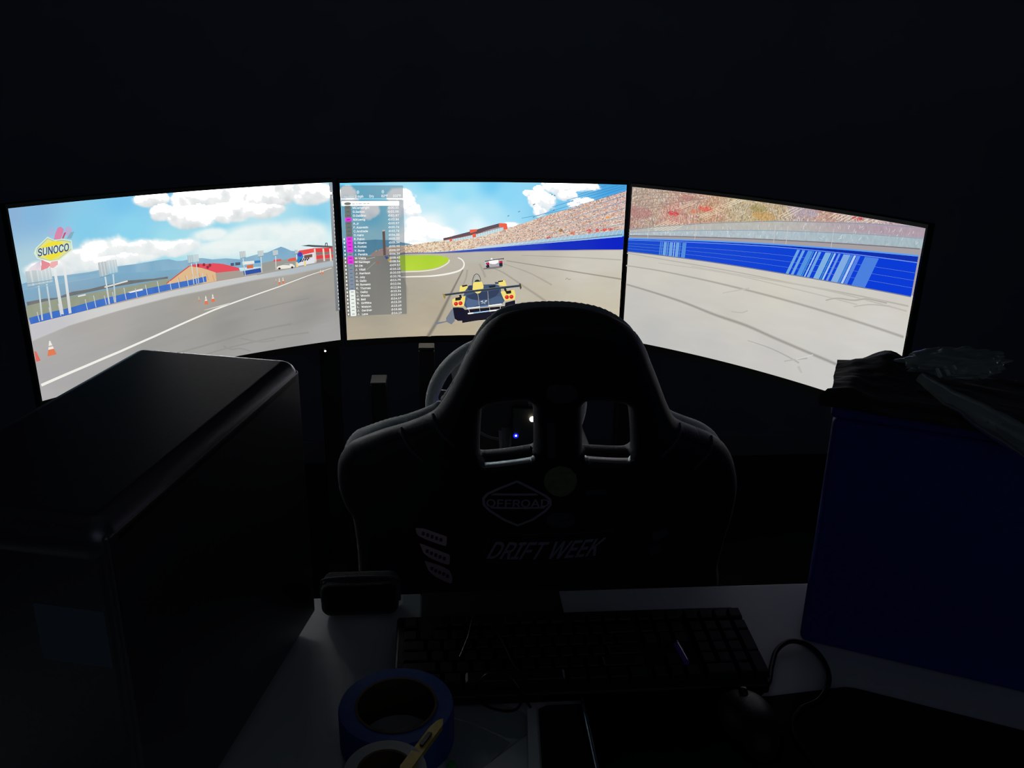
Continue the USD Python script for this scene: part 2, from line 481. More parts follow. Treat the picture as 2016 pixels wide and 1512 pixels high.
        UsdGeom.PrimvarsAPI(p).CreatePrimvar('pic', Sdf.ValueTypeNames.Color3fArray, 'vertex').Set(Vt.Vec3fArray.FromNumpy((lin(np.clip(c, 0, 255)) * (1 + (BURNT - 1) * ss(c.min(1), 243, 252) * (z == 0) * ss(np.minimum(np.minimum(v[:, 0], ARC - v[:, 0]), np.minimum(v[:, 1], HGT - v[:, 1])), 1, 6))[:, None]).astype(np.float32)))
        return p

def mixc(a, b, t):
    t = np.asarray(t, float)[..., None]
    return np.asarray(a, float) * (1 - t) + np.asarray(b, float) * t

def ss(x, a, b):
    t = np.clip((np.asarray(x, float) - a) / (b - a), 0, 1)
    return t * t * (3 - 2 * t)

def hgt(pts):
    p = np.array(pts)
    p = p[np.argsort(p[:, 0])]
    return lambda x: np.interp(x, p[:, 0], p[:, 1])

def fbm2(x, y, s, seed, oct=4):
    return meshkit.fbm(np.stack([np.asarray(x) / s, np.asarray(y) / s, np.zeros_like(np.asarray(x, float)) + 0.37], -1), oct, seed)

def field(pts, cols, power=2.6):
    """Smooth colour field through coloured points."""
    p, c = np.array(pts, float), np.array(cols, float)
    def fn(x, y):
        d = (np.asarray(x)[..., None] - p[:, 0]) ** 2 + (np.asarray(y)[..., None] - p[:, 1]) ** 2 + 60.0
        w = d ** (-power / 2)
        return (w[..., None] * c).sum(-2) / w.sum(-1)[..., None]
    return fn

def clouds(x, y, col, blobs, seed, lit=(254, 254, 253), dark=(196, 206, 212), s=34, hard=0.22, amp=1.1):
    """Cumulus over a sky colour: blobs of (centre, rx, ry) roughened by noise."""
    dens, rel = np.full(np.shape(x), -9.0), np.zeros(np.shape(x))
    for (cx, cy), rx, ry in blobs:
        d = 1 - np.sqrt(((x - cx) / rx) ** 2 + ((y - cy) / ry) ** 2)
        rel = np.where(d > dens, (y - cy) / ry, rel)
        dens = np.maximum(dens, d)
    n = fbm2(x, y, s, seed, 5) - 0.5
    m = ss(np.clip(dens, -1.2, 0.55) + amp * n, 0.02, 0.02 + hard)
    n2 = fbm2(x + 11, y - 7, s * 0.55, seed + 9, 4)
    sh = np.clip(0.14 + 0.55 * rel + 1.5 * (n2 - 0.5), 0, 1)
    return mixc(col, mixc(lit, dark, sh), m)

# ---- what the left screen shows: sky over a pit lane, fence, red roofed building, cones
CL = [([(285.8,11.1)][0], 44, 18), ([(304.3,40.9)][0], 30, 22), ([(365.8,14.9)][0], 44, 26), ([(372.8,54.8)][0], 76, 36), ([(439.2,13.1)][0], 84, 36),
      ([(451.4,48.3)][0], 66, 36), ([(531.0,52.7)][0], 60, 24), ([(545.5,24.4)][0], 62, 36), ([(578.8,14.7)][0], 40, 30), ([(660.9,21.5)][0], 62, 34)]
CL2 = [([(184.0,105.4)][0], 74, 36), ([(252.4,112.5)][0], 78, 30), ([(319.4,119.0)][0], 66, 22), ([(122.2,116.4)][0], 66, 26), ([(62.0,126.4)][0], 60, 22), ([(202.8,126.2)][0], 120, 22)]
CL3 = [([(406.9,98.2)][0], 66, 20), ([(513.9,108.6)][0], 130, 34), ([(471.2,132.3)][0], 150, 30), ([(616.0,125.8)][0], 90, 60)]
skyL = field([(3.1,7.1),(47.4,12.2),(219.4,5.9),(330.1,-2.7),(22.8,120.0),(141.6,57.3),(232.6,68.0),(316.5,111.1),(414.7,99.0),(661.5,76.1),(617.5,105.5),(510.8,144.4),(390.3,142.9),(593.7,144.4),(678.2,147.6),(95.5,131.7)],
             [(140, 178, 214), (132, 182, 220), (122, 196, 236), (126, 196, 236), (176, 208, 220), (132, 204, 234), (140, 212, 238), (162, 222, 236), (146, 214, 236), (140, 208, 234), (158, 216, 236), (214, 238, 240), (208, 232, 236), (216, 240, 242), (220, 242, 244), (206, 220, 226)])
roadL = field([(4.1,270.6),(146.6,265.3),(377.7,260.3),(587.8,222.7),(26.9,342.3),(250.6,333.5),(412.6,315.2),(624.9,304.1),(673.0,231.9),(133.1,358.1),(365.5,373.3),(663.8,379.8),(5.8,385.0),(488.9,392.1)],
              [(176, 174, 172), (172, 169, 165), (164, 160, 152), (168, 164, 156), (170, 168, 168), (158, 157, 154), (150, 149, 146), (152, 150, 147), (162, 158, 152), (168, 167, 166), (160, 159, 156), (166, 165, 164), (176, 174, 174), (160, 159, 157)])
edgeL = hgt([(-0.6,198.6),(85.7,194.3),(193.3,195.1),(299.0,192.8),(405.0,192.1),(506.9,188.6),(611.6,187.5),(697.6,183.0)])
def baseL(x, y):
    c = skyL(x, y)
    c = clouds(x, y, c, CL3, 31, (236, 245, 243), (206, 228, 234), 60, 0.55, 0.7)
    c = clouds(x, y, c, CL2, 17, (244, 247, 245), (208, 218, 223), 46, 0.3, 0.95)
    c = clouds(x, y, c, CL, 5, (253, 253, 252), (192, 200, 203), 44, 0.24, 1.0)
    g = roadL(x, y) + 9 * (fbm2(x * 0.35, y * 2.2 + x * 0.3, 26, 3, 4) - 0.5)[..., None]
    return mixc(c, g, ss(y, edgeL(x) - 1, edgeL(x) + 1))
pl = Picture('L', baseL)
pl.grid((0, 0, ARC, HGT), 3.0, baseL)
def hills(c0, c1, seed, s=30):
    return lambda x, y: mixc(c0, c1, np.clip(0.5 + 1.6 * (fbm2(x, y * 1.6, s, seed, 4) - 0.5), 0, 1))
pl.poly([(-5.1,147.6),(25.6,142.8),(59.5,141.7),(83.2,143.9),(135.4,145.2),(193.3,142.4),(237.3,142.8),(290.1,141.1),(307.1,141.8),(323.6,148.1),(336.9,149.5),(358.5,147.6),(381.8,148.9),(404.9,154.8),(436.7,156.2),(468.4,162.3),(501.5,156.3),(522.3,153.7),(534.7,153.3),(551.7,147.7),(568.7,142.8),(578.8,147.1),(592.9,155.0),(611.6,158.4),(609.2,191.5),(426.4,178.9),(299.0,192.8),(156.1,199.8),(-6.4,194.0)], hills((118, 164, 196), (150, 188, 208), 41))
pl.poly([(-2.3,160.2),(57.1,157.0),(191.2,157.6),(272.0,164.0),(348.3,168.8),(344.8,199.5),(156.1,199.8),(-3.8,198.0)], hills((124, 166, 194), (106, 150, 182), 47), 0.75)
pl.poly([(0.9,190.2),(51.8,189.7),(157.6,189.0),(231.3,188.1),(301.9,184.7),(299.7,202.6),(191.0,211.5),(82.4,215.4),(0.8,220.0)], hills((140, 150, 126), (160, 164, 146), 51, 14))
pl.poly([(3.6,183.8),(39.1,183.7),(62.6,186.4),(94.9,179.8),(130.2,180.6),(159.2,178.2),(210.7,175.5),(270.0,180.0),(300.5,179.9),(300.0,184.5),(239.4,183.7),(172.7,184.9),(129.2,186.6),(93.7,187.9),(38.1,189.5),(4.0,191.2)], hills((96, 112, 116), (132, 122, 120), 57, 6))
pl.line([(162.3,181.7),(180.7,179.9),(212.4,176.5)], 3.0, (224, 226, 220))
pl.line([(105.5,191.4),(121.5,190.7)], 3.0, (226, 226, 218))
# building with the red roof
pl.poly([(295.7,194.6),(350.8,163.7),(368.1,166.7),(410.4,186.0),(409.6,205.5),(383.5,207.0),(300.2,198.8)], (222, 186, 142))
pl.poly([(408.8,185.8),(466.1,186.2),(465.5,201.5),(409.1,206.2)], (168, 158, 148))
pl.poly([(350.8,163.7),(356.9,161.3),(372.7,160.3),(388.1,163.4),(406.0,163.6),(427.5,167.9),(464.5,181.9),(465.1,187.7),(411.2,186.5),(379.4,171.3)], (228, 82, 96))
pl.line([(295.7,194.6),(351.3,162.9)], 2.4, (206, 92, 76))
for cx, cy in [(370.3,164.2),(384.1,164.4),(397.6,167.3),(392.0,171.4)]:
    pl.dot((cx, cy), 3.2, (150, 50, 62), ry=3.6)
for k in [(323.0,185.5),(338.9,183.1),(354.6,182.1),(370.3,181.9),(387.7,185.8),(401.2,190.0)]:
    pl.line([k, (k[0] + 3, k[1] + 15)], 1.1, (196, 150, 108))
# blue fence with pale posts
pl.poly([(2.5,216.1),(48.0,212.8),(82.9,211.8),(140.7,206.3),(192.2,203.1),(241.0,199.9),(300.4,196.9),(345.3,194.9),(386.0,191.1),(386.2,203.8),(343.9,207.3),(265.9,212.4),(190.1,217.8),(87.8,225.9),(4.1,230.6)], hills((58, 104, 192), (76, 122, 204), 61, 9))
pl.poly([(209.2,200.4),(241.3,197.7),(242.3,201.6),(214.4,203.1)], (238, 238, 234))
pl.poly([(473.9,190.3),(515.2,187.9),(516.0,197.8),(474.6,200.2)], (52, 84, 168))
fence_pts = [(21.6,227.3),(45.9,226.0),(65.1,224.9),(84.6,223.8),(120.3,222.8),(138.5,221.1),(160.6,219.2),(178.4,217.6),(203.8,215.7),(227.7,215.2),(250.6,213.7),(277.4,212.7),(304.5,210.7),(323.3,209.7),(343.7,208.8),(363.5,207.8),(379.6,206.1)]
for i, k in enumerate(fence_pts):
    pl.line([(k[0] - 1.5, k[1] - 20 - (i % 3) * 3), k], 1.6, (206, 212, 214), 0.75)
# pale kerb wall and lane edge
pl.poly([(2.0,230.9),(87.7,226.6),(189.6,221.5),(304.2,213.8),(403.3,207.8),(505.5,204.0),(589.7,197.8),(697.3,188.1),(697.5,200.0),(588.7,211.0),(504.7,213.7),(401.9,221.2),(302.7,226.1),(187.6,236.2),(77.3,247.9),(0.6,263.3)], field([(8.2,246.5),(188.7,228.1),(402.7,213.7),(675.4,193.7)], [(196, 196, 200), (208, 208, 206), (200, 202, 202), (178, 188, 194)]))
pl.line([(2.1,230.5),(87.7,226.3),(189.7,221.1),(304.2,213.4),(403.4,207.4),(505.6,203.6)], 1.8, (214, 200, 190))
pl.line([(0.4,264.3),(77.1,248.9),(187.4,237.3),(302.6,227.2),(401.8,222.4),(504.6,214.9),(588.6,212.3),(697.4,201.3)], 1.4, (184, 180, 174))
pl.line([(3.2,358.2),(98.8,341.1),(175.0,326.3),(253.8,308.3),(396.7,271.4),(480.3,253.9),(552.7,238.7),(630.7,218.9),(689.8,206.1)], [6.0, 5.4, 5.0, 4.6, 4.0, 3.4, 2.8, 2.0, 1.2], (240, 239, 232))
pl.line([(372.8,268.4),(434.2,262.5)], [0.8, 4.0], (214, 212, 206))
# signs, vehicles and the pit building at the far right
pl.poly([(473.5,168.1),(501.2,168.8),(501.4,175.7),(473.6,175.8)], (234, 234, 224))
pl.poly([(502.0,169.3),(516.0,169.6),(515.9,174.9),(502.3,175.0)], (56, 132, 196))
pl.poly([(482.3,178.4),(497.6,177.3),(498.1,185.9),(482.9,185.8)], (216, 112, 78))
for a in ([(445.5,168.4),(453.6,168.6),(453.0,174.9),(445.3,174.8)], [(456.5,168.1),(468.6,168.7),(468.0,175.1),(456.2,174.9)]):
    pl.poly(a, (74, 96, 116))
pl.poly([(518.2,176.8),(549.6,173.7),(608.4,173.9),(609.6,186.5),(586.0,191.1),(547.8,195.3),(516.8,197.9)], (156, 156, 150))
pl.poly([(548.1,171.9),(566.5,171.7),(566.1,176.2),(548.5,176.8)], (226, 90, 84))
pl.poly([(582.0,176.2),(587.4,172.6),(602.2,171.6),(602.9,179.1),(584.3,179.8)], (230, 96, 76))
pl.poly([(554.0,191.4),(557.6,188.1),(569.5,186.5),(577.2,184.0),(592.6,186.4),(598.6,192.0),(596.6,195.2),(572.9,196.0),(555.4,194.9)], (238, 234, 220))
pl.poly([(569.5,186.5),(577.2,184.4),(586.4,185.8),(586.1,189.1)], (150, 166, 176))
pl.dot([(560.5,194.2)][0], 3.0, (60, 60, 62), ry=2.4)
pl.dot([(592.0,194.7)][0], 3.0, (60, 60, 62), ry=2.4)
pl.poly([(611.8,155.1),(650.1,153.6),(648.1,189.4),(602.7,193.3)], (226, 226, 234))
pl.poly([(610.5,156.2),(650.5,153.6),(649.9,163.2),(610.5,168.2)], (232, 82, 78))
pl.poly([(622.7,168.6),(643.6,167.2),(643.1,174.7),(622.6,176.1)], (120, 88, 76))
pl.poly([(650.5,153.6),(699.3,155.2),(698.2,188.1),(649.0,189.9)], (196, 186, 182))
for a, c in (([(651.3,154.1),(699.2,155.6),(698.6,166.1),(650.7,163.6)], (226, 66, 70)), ([(651.9,171.3),(698.3,172.0),(697.7,181.3),(651.7,180.9)], (222, 70, 74)),
             ([(652.4,163.8),(698.6,166.1),(698.3,171.6),(651.9,170.9)], (138, 122, 116)), ([(652.1,181.4),(697.7,181.7),(697.4,187.6),(652.0,189.8)], (150, 134, 130))):
    pl.poly(a, c)
for k in [(650.1,159.4),(671.4,160.4),(688.1,161.9)]:
    pl.line([(k[0], k[1] - 4), (k[0] + 1, k[1] + 27)], 4.2, (224, 214, 200))
pl.poly([(617.6,144.9),(635.9,144.0),(701.5,152.9),(701.3,156.6),(650.7,151.1)], (84, 96, 104))
pl.line([(676.7,151.7),(678.0,143.8),(681.9,143.7),(682.2,152.1)], 1.8, (70, 80, 88))
pl.poly([(605.8,162.0),(618.6,161.5),(621.2,171.8),(616.4,180.5),(608.3,186.4),(603.5,182.5),(607.6,173.0)], (48, 134, 196))
pl.dot([(613.2,165.2)][0], 5.5, (92, 62, 172))
for k in [(612.9,181.0),(618.9,180.3),(624.9,179.6),(630.9,179.0)]:
    pl.line([(k[0] - 1.5, k[1] + 3), (k[0] + 3.5, k[1] - 4.5)], 2.4, (52, 54, 62))
pl.line([(611.1,182.9),(619.7,181.2)], 1.4, (52, 54, 62))
pl.line([(622.4,179.0),(637.0,177.4)], 1.4, (52, 54, 62))
for k in [(603.8,190.1),(623.4,189.1)]:
    pl.line([(k[0], k[1] - 7), (k[0] + 0.5, k[1] + 5)], 5.0, (240, 212, 148))
# flood light gantries
for top, w, h, foot, a in (([(31.3,138.6)][0], 42, 30, [(27.0,225.6)][0], .5), ([(47.3,137.9)][0], 26, 30, [(45.9,226.0)][0], .35), ([(166.1,142.7)][0], 22, 30, [(166.5,218.8)][0], .65), ([(183.3,140.9)][0], 22, 28, [(179.8,217.5)][0], .4),
                           ([(355.4,147.2)][0], 15, 17, [(355.9,205.1)][0], .6), ([(366.4,147.0)][0], 14, 17, [(367.0,205.1)][0], .4), ([(475.1,151.0)][0], 14, 15, [(476.9,201.3)][0], .6), ([(517.8,153.2)][0], 14, 13, [(517.2,198.8)][0], .6),
                           ([(553.2,155.2)][0], 13, 12, [(551.9,196.2)][0], .65), ([(604.1,157.7)][0], 7, 9, [(604.0,176.3)][0], .8)):
    pl.line([(top[0], top[1] + h / 2), foot], 3.2 if h > 20 else 2.0, (224, 228, 226), a)
    pl.shape(sbox(top[0] - w / 2, top[1] - h / 2, top[0] + w / 2, top[1] + h / 2), (168, 174, 176), a)
    for q in (-0.25, 0.05, 0.32):
        pl.line([(top[0] + q * w, top[1] - h / 2), (top[0] + q * w + 0.6, top[1] + h / 2)], max(0.9, w * 0.08), (206, 210, 208), a)
    pl.line([(top[0] - w / 2, top[1] + h / 2 + 1.5), (top[0] + w / 2, top[1] + h / 2)], 2.0, (88, 120, 146), a)
pl.line([(2.8,147.6),(40.7,148.3),(97.2,147.6),(149.7,148.3)], 1.6, (96, 136, 166), .6)
pl.line([(2.3,157.7),(39.0,158.3),(95.7,157.8),(165.1,157.9)], 1.4, (110, 146, 172), .5)
# the fuel sign on its two poles
for a in ([(64.0,127.6),(69.4,128.5),(70.5,222.2),(63.6,220.8)], [(84.6,111.7),(89.2,112.4),(86.3,222.5),(80.3,222.8)]):
    pl.poly(a, (232, 236, 236), .62)
pl.poly([(97.4,60.4),(100.7,49.4),(106.2,46.7),(111.8,49.4),(113.5,55.7),(109.4,60.6),(102.9,67.9)], (214, 158, 200), .6)
pl.poly([(99.8,70.5),(109.6,59.3),(117.1,58.6),(109.0,71.7)], (126, 168, 182), .8)
pl.poly([(63.7,60.1),(67.5,48.6),(73.4,44.7),(79.4,48.1),(75.9,61.7)], (190, 170, 210), .3)
pl.poly([(74.8,68.9),(80.1,56.2),(86.2,46.9),(92.4,45.7),(97.4,51.7),(94.1,60.0),(87.8,70.6)], (226, 128, 164), .9)
pl.poly([(90.6,69.3),(97.0,58.4),(101.1,58.2),(93.9,69.7)], (206, 74, 98), .9)
pl.poly([(14.9,122.2),(22.5,115.5),(42.3,106.5),(41.8,125.4)], (226, 196, 214), .45)
pl.poly([(44.4,105.5),(59.5,114.0),(59.3,119.4),(54.0,123.3),(40.4,126.2)], (228, 132, 140), .9)
pl.poly([(60.2,114.1),(68.5,107.9),(75.9,111.7),(74.6,119.7),(64.4,125.2),(58.1,122.6)], (238, 166, 164), .85)
pl.poly([(32.0,90.2),(37.8,80.4),(63.4,62.0),(75.9,70.4),(91.2,69.8),(109.1,75.3),(108.7,95.3),(78.5,112.1),(59.8,112.2),(36.8,101.9)], (226, 240, 214), .85)
pl.poly([(37.4,89.0),(39.8,82.1),(62.9,64.8),(76.2,72.5),(90.2,71.9),(106.9,76.9),(105.6,93.5),(78.2,109.6),(60.4,110.2),(38.4,99.9)], (150, 168, 140), .55)
pl.poly([(38.4,88.8),(41.0,82.8),(63.1,66.1),(76.0,73.8),(90.0,73.2),(105.4,77.8),(104.4,92.7),(78.0,108.5),(60.9,109.1),(39.6,99.1)], (228, 226, 132))
pl.poly([(47.7,81.9),(60.7,74.4),(75.6,71.7),(87.7,75.4),(92.5,82.8),(89.3,94.6),(77.2,103.7),(61.7,108.9),(51.3,99.8),(48.5,92.7)], (240, 226, 62))
pl.poly([(39.0,88.6),(41.0,82.9),(106.4,79.9),(105.4,91.7),(65.0,96.5),(39.1,98.0)], (222, 236, 206), .75)
(ax, ay), (bx_, by_) = [(38.2,97.9),(103.8,95.0)]
pl.text('SUNOCO', ax, ay, 14.5, (66, 78, 116), slant=0.16, slope=(by_ - ay) / (bx_ - ax), bold=True, fit=bx_ - ax - 4)
# cones
def cone(pic, foot, h, w, a=1.0, top=(240, 238, 232), low=(226, 122, 84)):
    x, y = foot
    pic.poly([(x - w * .5, y), (x - w * .30, y - h * .42), (x + w * .30, y - h * .42), (x + w * .5, y)], low, a)
    pic.poly([(x - w * .30, y - h * .42), (x - w * .24, y - h * .58), (x + w * .24, y - h * .58), (x + w * .30, y - h * .42)], top, a)
    pic.poly([(x - w * .24, y - h * .58), (x - w * .20, y - h * .68), (x + w * .20, y - h * .68), (x + w * .24, y - h * .58)], (196, 180, 170), a)
    pic.poly([(x - w * .20, y - h * .68), (x - w * .05, y - h), (x + w * .05, y - h), (x + w * .20, y - h * .68)], top, a)
for k, h, w, a in (([(33.6,301.1)][0], 31, 19, .95), ([(379.1,255.3)][0], 20, 9, 1), ([(395.5,251.8)][0], 18, 9, 1), ([(363.2,246.8)][0], 13, 6, .4), ([(557.0,232.1)][0], 16, 5.5, 1), ([(566.4,230.7)][0], 15, 5.5, 1), ([(549.1,226.6)][0], 10, 3, .5), ([(660.5,218.2)][0], 11, 5, .95), ([(666.6,217.5)][0], 10, 5, .95)):
    cone(pl, k, h, w, a)
pl.poly([(-1.6,284.4),(3.4,284.9),(9.2,305.9),(-2.0,306.7)], (228, 104, 92), .9)
# tyre marks on the lane
for pts, w in (([(286.9,357.3),(388.6,348.4),(493.8,337.0),(579.5,332.7)], 3), ([(324.5,377.4),(419.8,366.8),(534.3,360.7),(621.0,360.5)], 2.5), ([(489.9,285.7),(562.2,278.8),(627.0,274.1)], 2), ([(408.0,360.4),(425.6,371.2),(448.3,373.7),(472.6,384.9)], 2.4), ([(450.7,349.0),(499.7,365.8),(533.8,367.1)], 1.8)):
    pl.mark(smooth_path(pts, 6), w, (138, 137, 134), .5)
# edge of the timing panel
pl.shape(Polygon([(694.2,-2.0),(705.1,-2.3),(706.2,22.7),(695.2,23.0)]), (132, 142, 152), .75)
pl.poly([(694.5,27.8),(705.0,27.5),(704.9,315.1),(693.0,315.0)], (96, 104, 112), .62)
(ax, ay), (bx_, by_) = [(702.3,37.9),(701.9,313.4)]
pl.text('0', ax - 3.5, ay, 7.0, (245, 246, 246), bold=True)
for i in range(28):
    t = (i + 1.6) / 29
    pl.shape(sbox(ax + (bx_ - ax) * t - 1.2, ay + (by_ - ay) * t - 2.2, ax + (bx_ - ax) * t + 1.0, ay + (by_ - ay) * t + 2.0), (232, 236, 238), keep=True)

# ---- what the middle screen shows: two race cars on a banked turn, grandstand, timing panel
K = [(1.7,6.4),(151.7,8.6),(151.0,38.4),(1.4,35.7),(1.2,40.0),(151.6,42.8),(152.6,329.4),(2.6,328.1)]
CC = [([(159.9,50.2)][0], 28, 34), ([(174.3,68.8)][0], 26, 18), ([(141.6,42.7)][0], 30, 30), ([(497.1,45.6)][0], 36, 30), ([(490.2,68.1)][0], 20, 16), ([(459.0,25.8)][0], 18, 8), ([(485.8,16.9)][0], 14, 9), ([(533.6,11.6)][0], 40, 20),
      ([(556.7,29.6)][0], 30, 16), ([(585.8,8.6)][0], 56, 13), ([(602.3,45.2)][0], 34, 12), ([(572.6,53.4)][0], 22, 8), ([(14.3,29.6)][0], 28, 24), ([(67.2,68.8)][0], 28, 22), ([(129.8,68.2)][0], 20, 26)]
CC2 = [([(195.8,117.6)][0], 70, 28), ([(240.9,125.7)][0], 60, 20), ([(181.2,98.6)][0], 46, 26), ([(419.0,104.9)][0], 30, 9), ([(165.4,135.9)][0], 50, 20)]
skyC = field([(4.7,4.3),(220.0,5.0),(368.8,6.5),(685.8,2.2),(70.3,85.4),(294.1,28.9),(406.6,32.0),(520.5,71.3),(219.3,50.8),(294.0,73.4),(369.4,73.2),(218.6,99.1),(331.7,111.0),(180.3,140.0),(68.7,129.8),(24.3,132.1)], [(112, 208, 244), (126, 212, 242), (112, 202, 242), (72, 164, 226), (118, 200, 232), (150, 222, 246), (140, 214, 246), (124, 200, 238), (190, 232, 246), (198, 236, 248), (182, 230, 248), (240, 250, 252), (226, 246, 252), (252, 254, 252), (164, 216, 230), (150, 206, 226)])
roadC = field([(13.8,203.0),(84.9,198.2),(61.9,313.5),(21.1,382.5),(217.4,186.3),(331.9,187.5),(485.4,178.6),(676.3,173.3),(177.9,263.1),(332.0,218.5),(447.7,218.1),(601.5,207.0),(680.9,258.9),(215.4,319.5),(194.8,391.5),(293.0,385.9),(488.3,296.7),(645.0,316.2),(704.4,337.5)], [(152, 146, 136), (150, 146, 138), (166, 158, 142), (178, 168, 148), (190, 184, 172), (188, 184, 174), (194, 188, 176), (206, 202, 190), (176, 168, 152), (184, 178, 164), (190, 184, 172), (204, 200, 188), (200, 194, 178), (178, 168, 148), (186, 174, 150), (186, 174, 148), (192, 184, 166), (200, 192, 172), (198, 190, 168)])
edgeC = hgt([(-10.9,179.2),(78.1,177.1),(157.0,175.9),(255.5,174.6),(331.9,172.0),(698.3,159.0),(717.1,157.8)])
def baseC(x, y):
    c = clouds(x, y, skyC(x, y), CC2, 77, (254, 254, 253), (232, 242, 246), 50, 0.6, 0.8)
    c = clouds(x, y, c, CC, 21, (255, 255, 254), (210, 224, 235), 22, 0.22, 1.35)
    g = roadC(x, y) + 8 * (fbm2(x * 0.5, y * 1.5, 14, 13, 4) - 0.5)[..., None]
    return mixc(c, g, ss(y, edgeC(x) - 0.8, edgeC(x) + 0.8))
pc = Picture('C', baseC)
pc.grid((0, 0, ARC, HGT), 3.0, baseC)
pc.glass = shapely.union_all([Polygon(K[:4]).buffer(-2).buffer(2.6), Polygon(K[4:]).buffer(-2).buffer(2.6)])
pc.tint = lambda c: c * 0.70 + np.array([14, 18, 22])
tiles = shapely.box(*[q.ravel() for q in np.meshgrid(np.arange(0, 180, 3.0), np.arange(0, HGT, 3.0))], *[q.ravel() + 3 for q in np.meshgrid(np.arange(0, 180, 3.0), np.arange(0, HGT, 3.0))])
tiles = shapely.intersection(tiles, pc.glass)
vt_, ft_, nt_ = [], [], 0
for q in tiles:
    for g in getattr(q, 'geoms', [q]):
        if g.geom_type == 'Polygon' and g.area > 0.05:
            v_, f_ = trimesh.creation.triangulate_polygon(g, engine='earcut')
            vt_.append(np.asarray(v_)[:, :2]); ft_.append(np.asarray(f_) + nt_); nt_ += len(v_)
vt_ = np.vstack(vt_)
pc.put(vt_, np.vstack(ft_), pc.tint(pc.base(vt_[:, 0], vt_[:, 1])))
pc.layer += 1
pc.poly([(-2.7,146.0),(23.9,141.4),(53.5,139.8),(79.5,138.3),(116.6,140.9),(142.6,146.7),(176.3,153.5),(164.6,173.8),(66.9,176.7),(-3.6,179.6)], hills((84, 148, 184), (120, 172, 196), 5, 22))
stand = Polygon([(67.0,174.8),(78.4,167.6),(104.9,158.6),(134.9,154.9),(165.0,154.0),(210.3,148.8),(248.2,144.7),(293.8,141.2),(331.8,136.8),(369.8,126.8),(407.7,114.4),(464.3,95.6),(520.6,75.8),(576.5,57.0),(631.9,38.1),(690.4,17.9),(715.8,9.7),(715.6,119.1),(698.1,121.3),(598.5,134.5),(522.7,143.3),(408.3,157.2),(331.9,164.3),(255.6,171.5),(157.0,174.4)])
standcol = field([(74.7,169.4),(127.2,161.5),(164.8,162.4),(217.7,159.5),(293.7,152.7),(369.9,141.3),(445.9,121.6),(521.3,97.7),(596.1,77.1),(687.7,37.1),(672.3,97.3),(560.1,123.4)], [(190, 160, 146), (206, 178, 156), (226, 208, 176), (232, 216, 186), (230, 214, 188), (228, 206, 186), (222, 196, 178), (218, 190, 176), (214, 186, 174), (212, 186, 184), (214, 190, 178), (214, 192, 184)])
pc.shape(stand, standcol)
rng = np.random.default_rng(8)
PAL = np.array([(250, 240, 222), (236, 214, 190), (180, 120, 100), (150, 110, 84), (214, 150, 120), (246, 246, 244), (190, 160, 170), (160, 140, 120), (224, 128, 92), (206, 170, 120), (120, 92, 84), (240, 226, 190)], float)
def crowd(pic, region, n, w, h, seed, tint, lean=0.0, mixw=0.62, pal=PAL):
    r = np.random.default_rng(seed)
    x0, y0, x1, y1 = region.bounds
    p = np.c_[r.uniform(x0, x1, n * 3), r.uniform(y0, y1, n * 3)]
    p = p[shapely.contains_xy(region, p[:, 0], p[:, 1])][:n]
    col = pal[r.integers(0, len(pal), len(p))] * mixw + tint(p[:, 0], p[:, 1]) * (1 - mixw)
    ww, hh = w * r.uniform(.5, 1.4, len(p)), h * r.uniform(.5, 1.5, len(p))
    ln = lean(p[:, 0]) if callable(lean) else np.full(len(p), lean)
    q = np.stack([np.c_[p[:, 0] - ww - ln * hh, p[:, 1] + hh], np.c_[p[:, 0] + ww - ln * hh, p[:, 1] + hh], np.c_[p[:, 0] + ww + ln * hh, p[:, 1] - hh], np.c_[p[:, 0] - ww + ln * hh, p[:, 1] - hh]], 1)
    i = np.arange(len(p))[:, None] * 4
    per = np.arange(len(p)) % 12
    for g in range(12):
        s = per == g
        k = int(s.sum())
        j = np.arange(k)[:, None] * 4
        cs = np.repeat(col[s], 4, 0)
        if pic.glass is not None:
            ins = np.repeat(shapely.contains_xy(pic.glass, p[s][:, 0], p[s][:, 1]), 4)
            cs = np.where(ins[:, None], pic.tint(cs), cs)
        pic.put(q[s].reshape(-1, 2), np.vstack([j + [0, 1, 2], j + [0, 2, 3]]), cs)
        pic.layer += 1
crowd(pc, stand, 6400, 1.35, 0.95, 3, standcol, 0.5, 0.66)
rows = [([(331.8,145.9)][0], [(700.1,25.6)][0]), ([(331.8,150.5)][0], [(699.8,40.4)][0]), ([(331.8,154.4)][0], [(700.0,57.4)][0]), ([(331.9,158.2)][0], [(700.4,77.5)][0]), ([(331.9,161.3)][0], [(700.4,96.3)][0])]
for a, b in rows:
    pts = [a, ((a[0] + b[0]) / 2, (a[1] + b[1]) / 2 + 7), b]
    pc.line(smooth_path(pts, 8), [0.5, 1.8], (184, 146, 130), .5)
for k, c in zip([(660.1,79.7),(514.8,136.6),(614.8,116.2),(635.5,114.4),(654.2,111.5),(667.3,109.5),(575.2,123.0),(544.6,116.1)], [(236, 160, 72), (206, 60, 66), (222, 66, 70), (214, 72, 76), (226, 60, 64), (206, 80, 80), (216, 108, 80), (150, 110, 60)]):
    crowd(pc, affinity.scale(Point(k).buffer(1, 10), 5.5, 3.6), 20, 1.1, 1.0, int(k[0]), lambda x, y, c=c: np.broadcast_to(np.array(c, float), (len(x), 3)), 0.3, 0.1)
pc.poly([(331.9,160.5),(446.4,147.6),(522.4,136.4),(598.1,125.4),(697.5,110.7),(714.2,108.2),(714.9,120.6),(698.1,122.8),(598.6,136.1),(522.7,144.8),(408.3,158.0),(331.9,165.5)], (196, 196, 202), .5)
